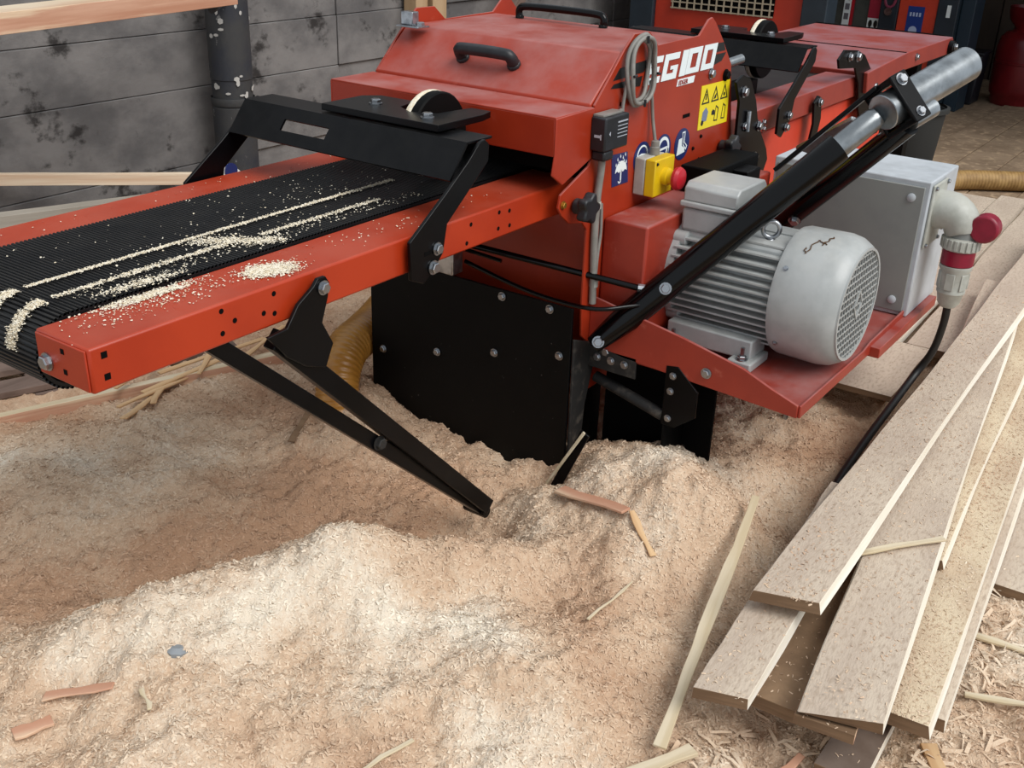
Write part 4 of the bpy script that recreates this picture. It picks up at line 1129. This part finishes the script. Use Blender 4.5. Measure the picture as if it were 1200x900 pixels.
# red gas cylinder at the back
ch = empty('gas_cylinder', (6.95, .47, 0), label='dark red steel gas cylinder with collar standing near the back boards', category='cylinder')
MB().lathe([(.19, .0), (.20, .02), (.20, .06), (.215, .08), (.22, .12), (.222, .40), (.21, .47), (.175, .515), (.10, .54)], (6.95, .47, 0), (0, 0, 1), 36).build('tank', CHURN, ch, sharp=.9)
MB().lathe([(.13, .52), (.13, .56), (.17, .60), (.185, .66), (.185, .70), (.175, .70), (.165, .63), (.12, .56)], (6.95, .47, 0), (0, 0, 1), 32, close=False).build('collar', CHURN, ch, sharp=.9)
MB().lathe([(.222, .30), (.226, .305), (.226, .315), (.222, .32)], (6.95, .47, 0), (0, 0, 1), 36, close=False).build('weld_seam', CHURN, ch)
cr = empty('plastic_crate', (6.95, .86, 0), label='dark navy plastic bin beside the red gas cylinder', category='bin')
MB().prism([(.73, 0), (.93, 0), (.95, .36), (.71, .36)], 'x', 6.62, 6.85).build('bin_body', NAVY, cr, bevel=.01)
MB().box(6.61, 6.86, .70, .96, .36, .38).build('bin_rim', NAVY, cr, bevel=.004)
MB().prism([(.90, 0), (1.10, 0), (1.08, .12), (.95, .16), (.91, .10)], 'x', 5.75, 5.95).build('crumpled_bag', mat('bag_white', '#c7ccd6', .6), None, bevel=.02, label='crumpled white bag on the floor by the dark bin', category='bag')
# rubber tub behind the control box
tu = empty('rubber_tub', (3.95, .43, 0), label='dark grey rubber tub standing on the floor under the outfeed table', category='tub')
MB().lathe([(.15, 0), (.155, .01), (.19, .40), (.18, .40), (.145, .03), (.0, .03)], (3.95, .43, 0), (0, 0, 1), 28, close=False).build('tub_body', mat('dark_rubber', '#2a2b2a', .7), tu)
MB().lathe([(.188, .385), (.205, .39), (.205, .41), (.188, .415)], (3.95, .43, 0), (0, 0, 1), 28, close=False).build('tub_rim', bpy.data.materials['dark_rubber'], tu)
# metal pin in the sawdust
pz = float(hgt(.516, -.333))
MB().lathe([(.007, -.04), (.007, .035), (.005, .038)], (.516, -.333, pz), (0, 0, 1), 12).build('metal_pin', STEEL, None, label='short steel pin sticking out of the sawdust under the motor', category='pin')
gz = float(hgt(-1.15, .10))
MB().lathe([(.004, 0), (.016, .004), (.02, .012), (.010, .02)], (-1.16, .12, gz - .004), (.3, .1, 1), 7).build('stone', mat('grey_stone', '#8d9296', .8), None, label='small grey stone on the pale ridge of sawdust', category='stone')

# ------------------------------------------------------------------ sawdust on the machine
pts = []


def line(p, q_, n_, s_):
    t = RNG.random(n_)[:, None]; p = np.array(p); q_ = np.array(q_); a = p + (q_ - p) * t
    a[:, :2] += RNG.normal(size=(n_, 2)) * s_; pts.append(a)


zb_ = .8545
line((-1.22, .302, zb_), (-.35, .311, zb_), 4200, (.0, .0028)); line((-1.22, .231, zb_), (-.86, .236, zb_), 1300, (.0, .0045)); line((-.8, .230, zb_), (-.48, .230, zb_), 1000, (0, .004)); line((-1.2, .205, zb_), (-.4, .200, zb_), 300, (0, .01))
line((-.90, .29, zb_), (-.80, .18, zb_), 1300, (.016, .009)); line((-1.15, .185, zb_), (-1.04, .182, zb_), 600, (.02, .008)); line((-1.1, .27, zb_), (-.4, .36, zb_), 260, (.1, .04)); line((-1.2, .45, zb_), (-.3, .45, zb_), 60, (.1, .03))
zr = .8465
line((-.93, .105, zr), (-.88, .085, zr), 3600, (.016, .013)); line((-1.16, .15, zr), (-1.06, .145, zr), 1500, (.03, .007)); line((-1.22, .12, zr), (-1.0, .12, zr), 300, (.05, .02)); line((-1.25, .11, zr), (-.3, .11, zr), 150, (.05, .02))
line((-1.15, .58, zr), (-.3, .58, zr), 40, (.05, .02))
th = RNG.random(1400) * 1.5
for yc in (.302, .231):
    a = np.pi / 2 + th; pts.append(np.stack([cx + .0635 * np.cos(a), yc + RNG.normal(size=1400) * .006, cz + .0635 * np.sin(a)], -1))
P = np.concatenate(pts, 0)
ok = (P[:, 0] < -.2) & (P[:, 0] > -1.31) & ~((P[:, 1] < .17) & (P[:, 1] < .045)) & (P[:, 1] < .63)
onrail = (P[:, 2] < .8475) & (P[:, 2] > .846)
ok &= ~(onrail & (P[:, 1] > .165) & (P[:, 1] < .526))
P = P[ok]; Nn = np.tile([0, 0, 1.], (len(P), 1))
df = flakes('sawdust_on_conveyor', P, Nn, .0016, .0042, CHIPW, lift=.3, wr=(.4, .9))
df['kind'] = 'stuff'; df['label'] = 'white sawdust streaks and clumps on the black feed belt and red rail'; df['category'] = 'sawdust'

# shavings lying on the stacked boards
pp_ = []
for bi, (a, d, y, L_, w) in enumerate(BOARDS[:10]):
    k = {0: 900, 1: 800, 2: 2400, 3: 500, 5: 250, 6: 120}.get(bi, 100)
    t = RNG.random(k) ** 1.3 * min(L_, 2.0); v = (RNG.random(k) - .5) * w * .94
    pp_.append(np.array(a)[None] + t[:, None] * np.array(d)[None] + v[:, None] * np.array(y)[None])
P = np.concatenate(pp_, 0); Nn = np.tile([0, 0, 1.], (len(P), 1))
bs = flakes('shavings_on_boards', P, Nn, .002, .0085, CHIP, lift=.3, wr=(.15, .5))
bs['kind'] = 'stuff'; bs['label'] = 'fine shavings sprinkled over the stacked boards'; bs['category'] = 'shavings'
